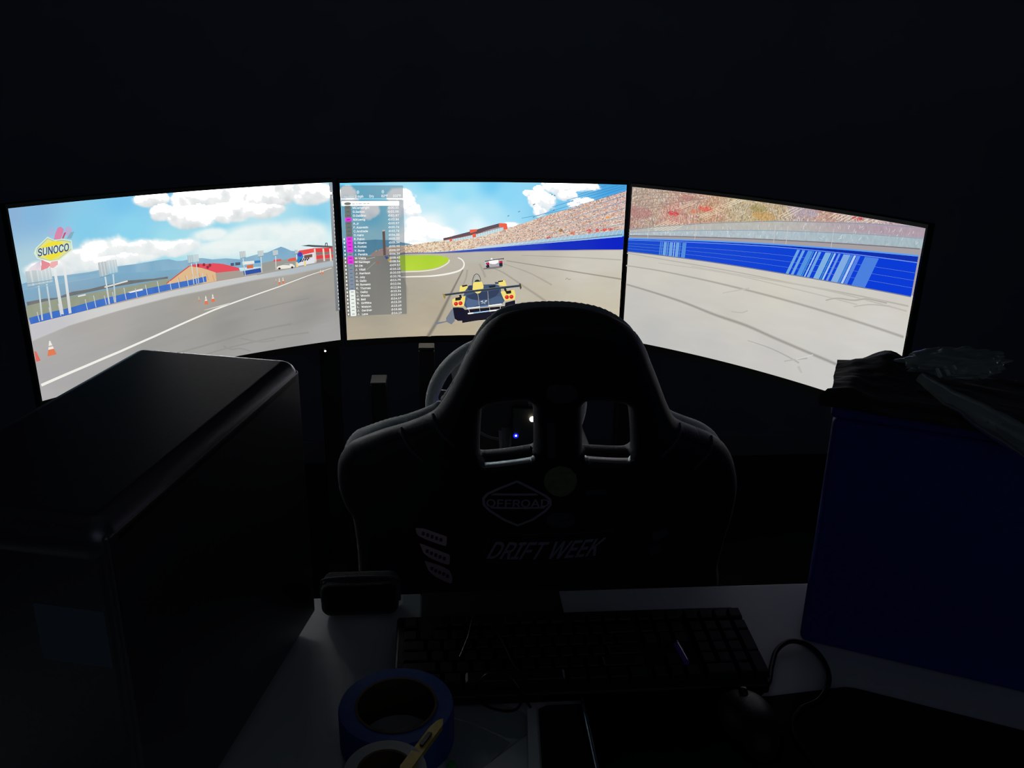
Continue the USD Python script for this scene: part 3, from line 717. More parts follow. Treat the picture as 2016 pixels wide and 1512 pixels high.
pc.line([(331.9,165.5),(408.3,158.3),(522.7,145.2),(598.6,136.4),(698.1,122.0)], [0.8, 2.6], (120, 112, 118), .7)
for i in range(26):
    t = i / 25
    x, y0_, y1_ = np.interp(t, [0, 1], [[(427.3,152.4)][0][0], [(696.4,111.5)][0][0]]), 0, 0
    yb = np.interp(x, [q[0] for q in [(331.9,165.5),(522.7,145.2),(698.1,122.4)]], [q[1] for q in [(331.9,165.5),(522.7,145.2),(698.1,122.4)]])
    pc.line([(x - 3, yb), (x + 2.5, yb - 6 - 8 * t)], 0.9, (236, 236, 240), .7)
# red framed suite building on top of the stand
pc.poly([(255.8,143.3),(331.8,128.0),(398.2,111.5),(399.4,118.3),(331.8,136.8),(259.6,147.1)], (196, 226, 232))
for i in range(22):
    t = i / 21
    a, b = [(267.2,142.6),(397.0,113.0)]
    x, y = a[0] + (b[0] - a[0]) * t, a[1] + (b[1] - a[1]) * t
    pc.line([(x, y - 3), (x, y + 5)], 0.6, (110, 140, 156))
pc.poly([(249.1,137.9),(274.9,132.0),(312.8,122.3),(354.5,110.2),(388.6,100.9),(409.4,101.2),(400.0,107.7),(369.7,115.4),(331.8,126.9),(293.8,135.2),(249.4,143.2)], (100, 84, 92))
pc.line([(249.4,143.2),(293.8,135.5),(331.8,127.3),(399.3,109.2)], 1.6, (176, 92, 82))
for a in ([(387.8,102.5),(391.6,100.2),(409.4,101.2),(410.0,114.4),(403.9,117.1),(400.1,116.8),(399.3,109.2),(388.7,110.0)], [(314.7,117.0),(333.3,115.5),(333.3,120.8),(316.6,126.1)], [(321.9,127.6),(331.0,126.1),(331.0,135.3),(322.7,136.8)], [(264.6,140.3),(271.0,138.8),(271.0,144.9),(264.9,146.4)]):
    pc.poly(a, (238, 100, 76))
# blue wall round the turn
pc.poly([(81.8,178.3),(111.9,174.3),(157.0,172.9),(217.5,173.3),(255.6,171.5),(331.9,165.5),(408.3,158.3),(522.8,147.1),(598.7,138.7),(698.4,126.6),(715.1,124.0),(714.9,158.3),(697.6,159.4),(561.6,165.5),(446.8,169.1),(331.9,172.0),(255.5,176.1),(157.0,175.5),(81.7,181.4)], field([(104.3,177.9),(217.5,174.1),(331.9,168.9),(446.6,161.8),(561.2,153.9),(693.7,143.9)], [(96, 108, 132), (110, 112, 166), (60, 80, 176), (38, 62, 188), (24, 46, 190), (16, 36, 196)]))
pc.line([(255.6,171.5),(331.9,165.5),(408.3,158.3),(522.8,147.1),(598.7,138.7),(698.4,126.6)], [0.8, 2.4], (170, 196, 236))
pc.line([(217.5,177.1),(331.9,173.2),(446.8,170.3),(561.6,166.6),(698.4,160.5)], [0.8, 2.0], (176, 158, 150))
# catch fence cables and a few far lamps against the sky
for a, b in (([(475.4,84.1)][0], [(699.0,7.3)][0]), ([(445.2,87.6)][0], [(595.2,56.5)][0]), ([(520.1,58.6)][0], [(698.7,2.2)][0]), ([(557.1,40.7)][0], [(682.0,1.3)][0]), ([(579.1,29.1)][0], [(652.5,2.9)][0]), ([(565.3,59.1)][0], [(699.5,15.4)][0])):
    pc.line([a, b], 1.2, (52, 120, 176), .65)
for k in [(519.1,28.5),(525.2,30.3),(474.7,53.4),(476.9,51.9),(438.5,71.1),(411.8,81.9),(524.8,66.0),(475.4,84.1)]:
    pc.line([(k[0] - 2.2, k[1] + 1), (k[0] + 2.2, k[1] - 1)], 1.7, (104, 124, 128))
# lane and brown pole seen through the panel
pc.poly([(-4.7,187.0),(29.6,181.0),(78.1,178.2),(104.3,178.3),(140.9,215.4),(156.8,262.4),(155.2,333.5),(2.3,333.6)], field([(29.0,196.1),(66.7,182.4),(103.4,206.5),(63.3,274.4),(119.1,316.1)], [(150, 144, 134), (158, 152, 142), (146, 142, 134), (164, 158, 144), (174, 166, 150)]))
pc.poly([(67.0,174.8),(78.4,167.6),(112.2,163.0),(111.8,178.1),(70.6,179.5)], (186, 158, 146))
pc.line([(77.9,182.0),(47.9,187.4),(10.5,195.3)], 1.8, (216, 212, 204))
pc.line([(77.5,194.1),(56.3,212.4)], 1.6, (196, 192, 184))
pc.line([(101.0,115.8),(101.6,177.8)], 6.2, (122, 92, 82))
pc.line([(100.7,114.3),(101.3,118.0)], 6.2, (240, 236, 228))
pc.poly([(101.2,179.0),(110.9,181.9),(110.0,186.1),(104.7,187.4)], (62, 92, 160))
pc.poly([(108.4,188.3),(119.1,184.1),(117.4,191.6),(111.2,196.0)], (232, 190, 84))
pc.dot([(84.2,195.9)][0], 3.0, (224, 120, 92))
# grass and its white edge
GR = smooth_path([(134.3,179.2),(164.4,179.5),(209.9,180.1),(240.2,182.1),(257.3,186.1),(262.3,190.8),(257.6,198.5),(243.8,206.8),(224.6,213.5),(194.0,217.5),(163.6,218.3),(142.7,218.5)], 5)
pc.line(smooth_path([(140.7,220.7),(163.5,220.6),(195.9,219.9),(225.3,216.2),(245.7,209.2),(259.9,200.1),(263.8,192.4)], 6), 3.4, (232, 228, 206))
pc.poly(GR, field([(149.2,184.9),(217.4,186.3),(163.7,212.1),(232.3,205.9)], [(176, 206, 60), (172, 208, 56), (186, 218, 66), (182, 214, 60)]))
pc.line(smooth_path([(285.2,187.2),(293.6,191.1),(299.0,197.4),(300.9,204.3),(298.2,212.9),(289.7,219.8),(274.3,225.1),(247.4,230.2),(212.8,233.4),(163.2,233.8),(140.4,233.9)], 6), [2.6, 3.4, 4.0, 4.4, 4.4, 4.2, 3.8, 3.4, 3.2, 3.0, 2.0], (243, 241, 232))
# tyre marks
for pts, w, a in (([(298.1,218.3),(278.0,257.3),(254.4,304.4),(230.5,352.0),(206.6,391.9)], [2, 3.6, 5.4, 6], .8), ([(366.6,210.8),(401.5,226.3),(448.5,257.5),(495.9,288.6),(551.8,327.5)], [1.5, 3, 4, 4], .35), ([(401.2,202.9),(467.2,225.7),(526.1,256.2)], [1.2, 3], .28), ([(408.8,195.1),(505.4,209.4),(602.2,222.6),(702.6,235.1)], [1.2, 2.4], .6), ([(308.9,218.4),(305.0,241.9),(293.4,265.4)], [3, 2], .3), ([(339.6,203.0),(347.4,218.6),(355.2,238.2)], [3, 4], .25), ([(447.0,181.1),(600.6,183.7),(699.8,185.8)], [1, 2], .3), ([(560.5,241.5),(564.2,237.4),(569.0,240.9),(574.3,239.1)], [1.2, 1.2], .5)):
    pc.mark(smooth_path(pts, 6), w, (120, 112, 106), a)
# the far white car
for pts, c in (([(350.0,214.4),(372.3,210.8),(399.4,207.9),(396.3,212.9),(375.1,216.1),(350.6,217.5)], (128, 126, 128)), ([(355.3,205.1),(363.7,203.8),(365.9,212.3),(358.2,213.8)], (40, 44, 58)), ([(389.8,201.2),(398.4,199.7),(399.1,208.9),(390.9,210.3)], (40, 44, 58)), ([(352.7,198.4),(357.4,197.6),(358.8,207.3),(355.0,208.0)], (172, 204, 220)), ([(364.9,202.3),(389.4,199.5),(390.3,206.6),(367.7,209.8)], (168, 166, 176)),
               ([(362.8,195.6),(374.9,193.6),(387.9,192.9),(388.0,199.8),(380.7,203.8),(373.6,204.1),(364.9,202.4)], (252, 250, 250)), ([(367.6,193.6),(369.0,188.7),(371.5,187.6),(374.1,192.7)], (244, 246, 244))):
    pc.poly(pts, c)
pc.line([(353.6,196.7),(374.9,193.0),(400.8,189.5)], 1.9, (58, 68, 80))
pc.line([(400.8,188.0),(400.6,192.3)], 1.6, (58, 68, 80))
for k in [(358.7,202.7),(362.6,202.4),(392.5,198.3),(396.1,197.7)]:
    pc.dot(k, 2.6, (206, 34, 72))
# the near yellow and navy car
for pts, c in (([(225.4,355.1),(251.2,352.5),(254.4,350.2),(253.5,344.2),(267.2,322.4),(272.9,318.8),(276.3,352.1),(267.7,361.1),(255.5,354.3),(222.5,361.9)], (120, 128, 142)), ([(275.8,317.4),(302.9,323.0),(409.0,313.1),(436.4,321.8),(432.6,332.5),(405.1,342.7),(369.1,348.4),(333.1,351.7),(295.7,357.6),(295.7,351.7),(284.2,351.9),(275.7,344.7)], (30, 28, 40)),
               ([(271.5,316.6),(284.4,316.1),(297.2,317.7),(302.9,323.0),(303.5,350.3),(285.7,351.4),(276.4,346.9),(274.0,334.3)], (26, 26, 44)), ([(407.4,304.3),(431.7,297.6),(435.0,308.5),(437.0,323.2),(432.3,332.5),(410.7,337.0),(405.4,317.5)], (28, 26, 42)), ([(432.2,296.0),(435.0,305.5),(436.0,315.9),(434.4,321.8),(433.1,312.9)], (232, 228, 214)),
               ([(295.9,293.5),(306.6,266.0),(313.0,259.1),(332.9,257.2),(355.6,256.7),(379.8,255.6),(389.7,259.0),(394.1,264.8),(396.4,276.5),(404.8,299.9),(398.9,307.2),(363.1,314.0),(309.4,320.8),(301.5,312.6)], (70, 88, 116)), ([(306.7,285.6),(332.9,277.8),(391.3,269.5),(390.8,276.5),(382.9,287.0),(368.7,293.3),(347.2,296.2),(333.0,297.1),(318.7,294.6),(310.8,290.8)], (54, 66, 94)), ([(304.4,302.4),(310.8,291.5),(318.7,295.2),(333.0,298.0),(341.6,301.3),(340.9,309.3),(309.4,317.9)], (84, 106, 140)), ([(365.9,308.7),(368.7,294.0),(384.3,287.4),(395.8,288.2),(402.4,301.3),(396.0,306.5)], (76, 96, 128)),
               ([(308.7,264.6),(315.8,258.8),(322.4,258.9),(322.4,270.5),(313.0,271.9)], (52, 62, 84)), ([(363.0,260.5),(380.5,257.9),(381.2,263.4),(367.0,265.7)], (34, 42, 54)),
               ([(288.1,277.4),(290.3,260.8),(296.0,258.7),(309.4,258.2),(309.9,264.6),(303.0,272.5)], (244, 224, 122)), ([(294.8,258.9),(307.6,256.7),(309.9,259.7),(296.7,262.7)], (46, 40, 40)), ([(387.4,254.0),(393.9,247.1),(404.9,245.1),(410.0,259.8),(402.6,260.7),(392.6,259.0)], (244, 224, 122)), ([(387.4,247.7),(399.8,245.7),(400.2,248.8),(388.5,250.6)], (50, 40, 38)), ([(379.1,250.4),(388.2,250.3),(389.7,254.4),(381.2,255.3)], (58, 72, 84)),
               ([(270.0,295.3),(278.8,289.6),(304.4,286.0),(303.0,298.0),(299.8,313.3),(287.2,314.2),(273.7,313.7),(270.5,306.3)], (242, 222, 122)), ([(278.1,290.4),(293.3,288.2),(291.9,296.7),(278.1,298.5)], (40, 36, 36)), ([(394.5,275.3),(407.0,272.3),(429.5,270.2),(432.9,282.1),(431.9,295.6),(418.8,297.7),(406.2,298.7),(401.5,292.5)], (242, 222, 122)), ([(406.5,273.8),(421.0,271.7),(422.2,279.3),(410.0,281.4)], (42, 36, 34)),
               ([(327.5,249.1),(330.0,244.8),(335.7,243.6),(340.6,246.0),(341.4,250.3),(332.9,253.2)], (42, 58, 68)), ([(324.1,250.9),(328.6,249.7),(345.9,248.9),(350.8,260.8),(349.7,268.9),(341.7,278.2),(334.6,281.0),(328.9,276.6),(322.1,269.3)], (246, 226, 124))):
    pc.poly(pts, c)
pc.line(smooth_path([(322.4,264.7),(321.8,253.1),(323.2,241.6),(326.6,233.0),(331.7,229.2),(337.3,231.3),(341.6,238.8),(343.3,248.9)], 5), 2.0, (104, 104, 112))
pc.line([(325.2,253.1),(326.0,241.6),(330.0,234.1)], 1.0, (150, 150, 152))
for k in [(279.6,306.5),(291.3,305.2),(411.0,289.6),(422.7,288.6)]:
    pc.dot(k, 5.2, (214, 42, 44))
    pc.dot((k[0] - 1.2, k[1] - 1.2), 2.0, (240, 84, 76))
pc.line([(290.2,283.0),(292.5,292.0)], 5.4, (40, 44, 50))
pc.line([(404.3,263.3),(407.9,273.5)], 5.4, (40, 44, 50))
pc.line([(247.9,283.1),(332.9,272.7),(447.3,259.2)], 4.8, (54, 62, 72))
pc.line([(254.0,280.1),(332.9,270.3),(445.2,256.6)], 1.2, (112, 122, 128))
pc.poly([(245.4,279.0),(249.3,280.3),(254.1,284.9),(251.2,293.4),(248.1,289.3)], (156, 136, 72))
pc.poly([(442.0,252.9),(446.9,254.3),(448.8,263.3),(446.6,269.4),(444.0,265.4)], (72, 76, 76))
pc.line([(446.9,254.3),(448.8,263.3)], 1.2, (196, 172, 92))
pc.line([(335.5,277.8),(338.4,299.8),(341.9,329.2)], 1.4, (176, 170, 160))
pc.line([(361.4,273.6),(363.3,299.9),(367.2,325.7)], 1.4, (176, 170, 160))
pc.line([(343.3,301.3),(349.8,299.5)], 2.4, (214, 220, 226))
pc.line([(353.6,299.9),(360.1,299.0)], 2.4, (214, 220, 226))
pc.line([(345.1,306.3),(358.1,301.6)], 1.5, (176, 190, 204))
pc.line([(346.6,302.2),(355.9,307.2)], 1.5, (176, 190, 204))
for a, c, w in (([(308.1,318.9),(341.6,315.2)], (226, 234, 242), 3.4), ([(341.6,315.2),(363.1,312.5)], (120, 150, 186), 3.2), ([(363.1,312.5),(397.7,307.7)], (242, 244, 240), 3.4), ([(310.1,332.8),(324.4,331.3)], (250, 250, 248), 3.8), ([(324.4,331.3),(347.4,328.5)], (150, 196, 230), 3.4), ([(347.4,328.5),(366.0,326.1)], (176, 210, 236), 3.2), ([(366.0,326.1),(399.3,322.0)], (246, 246, 242), 3.8)):
    pc.line(a, w, c)
for a in ([(312.3,320.9),(315.3,331.4)], [(394.6,309.0),(394.4,321.2)], [(399.3,322.0),(409.7,321.6)]):
    pc.line(a, 1.5, (196, 200, 204))
# timing panel: two translucent plates with rows of lettering
pc.glass = None
(hx0, hy0), (hx1, hy1) = [(1.1,34.6),(147.3,37.3)]
W_ = (250, 252, 252)
for s, px, h in (('Sim Clock', 0.045, 4.2), ('2 mph', 0.225, 5.6), ('Dry', 0.46, 5.6), ("82°F", 0.66, 5.6), ("102°F", 0.85, 5.6)):
    pc.text(s, hx0 + (hx1 - hx0) * px, hy0, h, W_ if s[0] != 'S' else (206, 222, 232), bold=True, wide=0.9)
for px in (0.28, 0.69):
    pc.dot((hx0 + (hx1 - hx0) * px, hy0 - 13), 3.4, (196, 206, 212), .6, ry=4.5)
(a0, a1, a2, a3) = [(1.4,42.9),(140.8,44.9),(140.5,55.5),(1.6,53.4)]
pc.shape(Polygon([a0, a1, a2, a3]).buffer(-2).buffer(2.6), (255, 255, 253))
(nx, ny) = [(27.1,50.8)][0]
for q, w in ((0, 6), (10, 2.4), (15, 8), (27, 6), (36, 5)):
    pc.shape(sbox(nx + q, ny - 2.2, nx + q + w, ny - 0.9), (178, 182, 184), keep=True)
rows_ = [('M.', 'Cartwright', '0:00.33', 0), ('G.', 'Santos', '0:01.00', 0), ('G.', 'Galdino', '0:01.87', 0), ('M.', 'Koenig', '0:02.86', 1), ('A.', 'Jr', '0:03.57', 0), ('F.', 'Azevedo', '0:03.74', 0), ('C.', 'Andrade', '0:03.76', 0), ('O.', 'Hahn', '0:04.30', 0), ('R.', 'Pulvo', '0:05.33', 1),
         ('G.', 'Ribeiro', '0:05.34', 1), ('A.', 'Fontes', '0:05.90', 1), ('V.', 'Bona', '0:06.29', 1), ('J.', 'Pereira', '0:06.39', 2), ('M.', 'Vieira', '0:08.43', 1), ('M.', 'Santiago', '0:08.54', 1), ('M.', 'Ott', '0:09.57', 2), ('J.', 'Vitali', '0:10.13', 2), ('J.', 'Harrison', '0:10.55', 2), ('H.', 'July', '0:10.78', 2),
         ('G.', 'Gallo', '0:11.79', 2), ('M.', 'Romano', '0:12.04', 2), ('K.', 'Thomas', '0:12.84', 2), ('L.', 'Dalby', '0:13.34', 3), ('J.', 'Woods', '0:13.99', 3), ('M.', 'Bell', '0:14.17', 3), ('B.', 'Griffiths', '0:15.39', 3), ('L.', 'Watson', '0:15.69', 3), ('J.', 'Gardner', '0:15.88', 3), ('J.', 'Lane', '0:16.19', 3)]
r0 = [(27.0,61.3),(33.2,61.5),(113.4,63.1),(139.2,62.8),(7.2,58.2),(24.6,58.7)]
r1 = [(27.9,326.3),(38.3,326.9),(114.9,329.5),(139.8,327.9),(9.7,322.6),(26.5,323.6)]
PILL = [(112, 118, 116), (232, 60, 226), (132, 146, 164), (236, 242, 236)]
pc.dot([(16.0,48.7)][0], 8.0, (112, 120, 116), ry=3.2)
for i, (ini, nam, tim, kind) in enumerate(rows_):
    t = i / (len(rows_) - 1)
    g = [(a[0] + (b[0] - a[0]) * t, a[1] + (b[1] - a[1]) * t) for a, b in zip(r0, r1)]
    pc.shape(sbox(g[4][0] + 3, g[4][1] - 2.6, g[5][0] - 3, g[5][1] + 2.6).buffer(2.0 if kind != 2 else 1.6), PILL[kind], keep=True)
    pc.layer += 1
    cy = (g[4][1] + g[5][1]) / 2
    pc.shape(sbox(g[4][0] + 5, cy - 1.0, g[5][0] - 5, cy + 0.9), [(92, 98, 96), (140, 30, 140), (98, 108, 122), (150, 156, 150)][kind], keep=True)
    if i >= 8:
        pc.shape(sbox(g[4][0] - 5.5, cy - 2.4, g[4][0] - 2.5, cy + 2.4), W_, keep=True)
    pc.text(ini, g[0][0], g[0][1], 5.0, W_, bold=True)
    pc.text(nam, g[1][0] + 0.5, g[1][1], 5.0, W_, bold=True)
    pc.text(tim, g[3][0], g[3][1], 5.0, W_, bold=True, right=True)
    pc.dot((g[2][0], g[2][1] - 2.4), 1.0, W_, .9)

# ---- what the right screen shows: grandstand, catch fence, blue wall, asphalt
roadR = field([(5.1,178.9),(87.6,201.0),(261.9,189.1),(388.7,189.2),(586.2,169.7),(697.1,157.7),(27.0,296.4),(137.5,260.5),(271.4,272.9),(439.6,256.4),(634.9,226.9),(78.4,366.8),(237.3,364.5),(409.8,343.8),(536.3,349.3),(679.6,262.0)], [(204, 200, 190), (206, 202, 192), (208, 204, 194), (208, 204, 192), (206, 203, 194), (208, 204, 196), (196, 194, 188), (200, 198, 190), (202, 199, 190), (206, 204, 196), (208, 206, 200), (188, 188, 186), (194, 193, 190), (198, 196, 192), (200, 199, 196), (206, 204, 200)])
standR = field([(6.4,9.6),(72.2,15.1),(157.9,13.9),(10.8,69.9),(55.7,81.2),(110.2,54.8),(202.2,32.1),(283.7,14.6),(326.8,31.5),(365.2,15.2),(423.3,3.7),(481.6,2.7),(538.6,1.3),(631.4,3.8)], [(176, 164, 154), (184, 166, 154), (186, 150, 140), (180, 140, 136), (182, 160, 150), (206, 140, 132), (196, 150, 120), (192, 182, 150), (186, 168, 120), (184, 168, 136), (176, 160, 170), (190, 148, 138), (190, 170, 172), (188, 166, 176)])
edgeR = hgt([(-3.2,156.7),(171.6,153.3),(383.1,147.7),(703.7,135.3),(728.8,134.5)])
fen = hgt([(-8.9,107.1),(78.2,87.5),(205.5,63.6),(368.2,37.0),(484.6,22.1),(595.7,8.3),(701.7,-1.3)])
fenb = hgt([(-8.0,119.9),(166.5,101.2),(373.7,77.9),(566.7,55.9),(708.1,39.5)])
def baseR(x, y):
    c = standR(x, y) + 60 * (fbm2(x, y * 1.6, 3.2, 4, 2) - 0.5)[..., None] + 22 * (fbm2(x, y, 16, 6, 3) - 0.5)[..., None]
    mid = (fen(x) + fenb(x)) / 2
    up = mixc((186, 184, 178), (174, 156, 168), ss(x, 350, 640)) + 34 * (fbm2(x * 1.6, y * 0.7, 4.5, 14, 3) - 0.5)[..., None]
    lo = mixc((176, 190, 198), (166, 184, 192), ss(x, 300, 700)) + 38 * (fbm2(x * 1.8, y * 0.7, 5, 15, 3) - 0.5)[..., None]
    c = mixc(c, up, ss(y, fen(x) - 1.5, fen(x) + 1.5))
    c = mixc(c, lo, ss(y, mid - 1.5, mid + 1.5))
    c = mixc(c, np.array([166, 160, 162]), ss(y, fenb(x) - .6, fenb(x) + .6))
    g = roadR(x, y) + 8 * (fbm2(x * 0.4, y * 1.3, 22, 23, 4) - 0.5)[..., None]
    return mixc(c, g, ss(y, edgeR(x) - 0.8, edgeR(x) + 0.8))
pr_ = Picture('R', baseR)
pr_.grid((0, 0, ARC, HGT), 2.8, baseR)
xs = np.linspace(0, ARC, 40)
SR = Polygon(np.r_[np.c_[xs, np.zeros(40)], np.c_[xs, np.maximum(fen(xs) - 1, 0.2)][::-1]]).buffer(0)
PAL2 = np.array([(236, 220, 200), (214, 186, 160), (172, 112, 104), (130, 110, 96), (244, 240, 228), (196, 150, 126), (160, 150, 140), (206, 190, 130), (150, 128, 92), (216, 206, 200), (120, 104, 98), (226, 214, 176)], float)
crowd(pr_, SR, 4800, 0.95, 1.8, 12, standR, lambda x: 0.3 * np.cos(x / 40.0), 0.58, PAL2)
for k, rx, ry, c in (([(112.2,52.9)][0], 12, 4.5, (216, 56, 66)), ([(193.7,32.4)][0], 17, 4.5, (226, 78, 66)), ([(164.9,42.0)][0], 8, 5, (222, 120, 92)), ([(553.7,1.8)][0], 12, 4.2, (206, 64, 80)), ([(144.9,11.5)][0], 16, 5, (186, 120, 112)), ([(27.7,59.9)][0], 26, 12, (176, 122, 122)), ([(324.7,14.6)][0], 18, 7, (150, 138, 82)), ([(338.9,30.6)][0], 24, 8, (196, 152, 84)), ([(431.8,7.9)][0], 30, 8, (172, 160, 182))):
    crowd(pr_, affinity.scale(Point(k).buffer(1, 10), rx * 1.15, ry * 1.15).intersection(SR), int(rx * ry * 1.1), 1.0, 1.6, int(rx * 7), lambda x, y, c=c: np.broadcast_to(np.array(c, float), (len(x), 3)), 0.25, 0.24, PAL2)
for a, b, n, gap in (([(56.8,95.3)][0], [(102.9,69.6)][0], 7, 7.5), ([(174.4,51.1)][0], [(222.6,26.6)][0], 4, 6.5), ([(374.6,25.0)][0], [(411.1,1.0)][0], 3, 8), ([(490.8,12.0)][0], [(518.2,-7.8)][0], 6, 9), ([(226.5,23.4)][0], [(269.7,1.2)][0], 3, 7), ([(121.8,39.5)][0], [(158.7,21.6)][0], 2, 7), ([(566.2,9.5)][0], [(589.5,-5.7)][0], 3, 10)):
    for i in range(n):
        pr_.line([(a[0] + i * gap, a[1] + i * 0.6), (b[0] + i * gap, b[1] + i * 0.6)], 1.3, (244, 230, 200), .8)
for i, pts in enumerate(([(-1.4,22.4),(71.5,6.5),(165.1,0.8)], [(-0.4,36.4),(85.4,17.8),(183.1,11.2)], [(0.4,48.5),(95.1,30.6),(199.4,5.5)], [(1.0,56.6),(74.3,40.8),(133.0,20.6)])):
    pr_.line(smooth_path(pts, 6), 1.6, (140, 122, 116), .55)
# blurred verticals and rails of the catch fence
r2 = np.random.default_rng(4)
for i in range(150):
    x = r2.uniform(4, ARC - 4)
    a_, b_ = fen(x), fenb(x)
    y = r2.uniform(a_ + 3, b_ - 6)
    hh = r2.uniform(3, 9)
    ln = r2.normal(0, 1.2) * (1 + 2.2 * (x > 470))
    pr_.line([(x, min(y + hh, b_ - 1)), (x + ln, y)], r2.uniform(.7, 1.5), [(232, 232, 226), (214, 226, 232), (224, 206, 200), (238, 240, 238)][i % 4], .6)
xx = np.linspace(1, ARC - 1, 60)
for f_, w, c, a in ((fen, 1.5, (128, 146, 164), .8), (lambda x: (fen(x) + fenb(x)) / 2, 1.5, (140, 156, 170), .8), (fenb, 2.2, (116, 112, 120), .9)):
    pr_.line(np.c_[xx, f_(xx)], w, c, a)
for k in [(52.0,112.7),(174.8,98.5),(169.8,47.7),(372.0,74.4),(402.0,72.0),(508.5,62.5)]:
    pr_.line([(k[0], k[1] - 30), (k[0] + .4, k[1] + 11)], 1.2, (216, 216, 214), .65)
# the blue wall
wt = hgt([(-7.6,125.7),(167.2,108.3),(374.9,86.8),(568.5,66.8),(705.3,52.6)])
wb = hgt([(-5.3,159.1),(83.9,156.5),(171.7,154.5),(383.4,149.6),(581.6,142.8),(704.0,137.0)])
wm = hgt([(-7.3,130.3),(167.7,113.9),(375.7,93.0),(570.2,76.7),(704.7,67.3)])
pr_.poly(np.r_[np.c_[xx, wt(xx)], np.c_[xx, wb(xx)][::-1]], field([(16.1,143.8),(212.8,133.0),(460.1,118.5),(651.6,112.5)], [(26, 76, 206), (22, 70, 210), (16, 66, 212), (12, 60, 214)]))
pr_.poly(np.r_[np.c_[xx, wt(xx) + 2], np.c_[xx, wm(xx)][::-1]], (18, 48, 172))
pr_.line(np.c_[xx, wt(xx) + 1], 3.2, (92, 158, 244))
pr_.line(np.c_[xx, wm(xx)], 2.0, (104, 142, 236))
for q in (.3, .52, .74):
    pr_.line(np.c_[xx, wm(xx) + (wb(xx) - wm(xx)) * q], .7, (66, 112, 228), .6)
pr_.line(np.c_[xx, wb(xx)], 2.2, (120, 124, 150))
def bars(spec, lean):
    for x0, x1, c in spec:
        q = []
        for x in (x0, x1):
            q.append((x, wm(x) + 2))
        for x in (x1, x0):
            q.append((x - lean, wb(x - lean) - 1))
        pr_.poly(q, c)
B1, B2, B3, B4 = (84, 140, 220), (112, 164, 224), (96, 150, 206), (160, 196, 232)
def sx(v):
    return [(p[0]) for p in v]
g1 = sx([(86.5,124.4),(89.1,124.0),(90.9,123.8),(93.5,123.5),(96.1,123.1),(104.0,122.5),(105.7,122.3),(109.2,121.8),(111.8,121.5),(120.5,120.7),(123.1,120.4),(125.6,120.0),(128.2,119.7),(136.9,118.9),(139.0,118.6),(140.8,118.4),(144.7,118.2),(155.0,117.2)])
bars([(g1[0], g1[1], B1), (g1[2], g1[3], B1), (g1[4], g1[5], B2), (g1[6], g1[7], B3), (g1[8], g1[9], B2), (g1[10], g1[11], B4), (g1[12], g1[13], B2), (g1[14], g1[15], B3), (g1[16], g1[17], B1)], 1.0)
g2 = sx([(430.9,91.7),(437.8,91.1),(443.5,90.9),(450.0,90.4),(456.9,89.7),(468.2,88.9),(469.4,88.9),(471.8,88.7),(475.4,88.4),(478.7,88.2),(481.8,87.8),(488.3,87.4),(497.8,86.7),(511.3,85.8),(513.3,85.6),(516.1,85.3),(518.1,85.3),(522.4,84.9),(527.9,84.4),(533.0,84.0),(539.7,83.6),(555.3,82.5),(556.1,82.4),(561.5,82.1),(563.1,82.0),(568.5,81.5),(570.0,81.4),(577.8,80.8),(588.1,80.0),(619.1,77.6)])
bars([(g2[0], g2[1], B2), (g2[2], g2[3], B2), (g2[4], g2[5], (84, 146, 224)), (g2[6], g2[7], (70, 150, 196)), (g2[8], g2[9], B4), (g2[10], g2[11], B2), (g2[12], g2[13], (126, 176, 224)), (g2[14], g2[15], (66, 140, 196)), (g2[16], g2[17], B4), (g2[18], g2[19], (110, 150, 226)), (g2[20], g2[21], (128, 172, 226)), (g2[22], g2[23], (72, 134, 210)), (g2[24], g2[25], (176, 204, 238)), (g2[26], g2[27], (84, 128, 224)), (g2[28], g2[29], (76, 128, 222))], 20.0)
# marks on the asphalt
for pts, w, a in (([(4.0,242.5),(69.1,250.6),(160.1,262.9),(245.7,278.1),(329.5,287.4),(403.9,300.7),(489.4,313.0),(568.6,322.3)], [2.6, 4.6, 4.4], .75), ([(-0.6,194.5),(87.1,194.8),(175.9,197.6),(263.2,201.0),(391.0,206.3),(514.5,212.1),(702.0,221.4)], [1.6, 3.2, 3.6], .6), ([(-2.4,162.9),(128.9,165.8),(301.9,166.1),(426.7,166.3),(546.1,162.2),(700.6,156.8)], [1.4, 2.2], .45), ([(85.5,176.2),(260.1,173.4),(428.3,177.4),(588.0,180.2)], [1, 1.8], .3), ([(173.3,171.3),(344.5,170.3),(507.1,165.0),(699.0,167.6)], [1, 2.0], .35),
                 ([(514.6,187.2),(540.7,177.0),(579.0,172.8),(608.1,163.2),(653.2,161.2)], [1.6, 2.6], .55), ([(581.3,186.1),(617.6,173.2),(661.6,166.3)], [1.4, 2.0], .4), ([(338.1,322.4),(390.3,326.3),(433.8,333.6),(473.1,343.2)], [1.0, 2.6], .5), ([(436.0,349.2),(459.9,338.8),(491.6,327.0)], [1.4, 2.2], .45), ([(472.3,351.5),(482.6,364.7)], [5, 3], .25), ([(261.3,221.6),(306.6,205.1),(326.9,197.2)], [1.2, 1.6], .3), ([(287.5,261.4),(313.1,259.4),(329.3,251.2)], [1.6, 2.0], .3)):
    pr_.mark(smooth_path(pts, 6), w, (152, 148, 142), a * 1.15)
pr_.line(smooth_path([(463.8,336.9),(483.2,326.9),(504.2,314.9)], 5), 2.0, (218, 216, 208), .7)

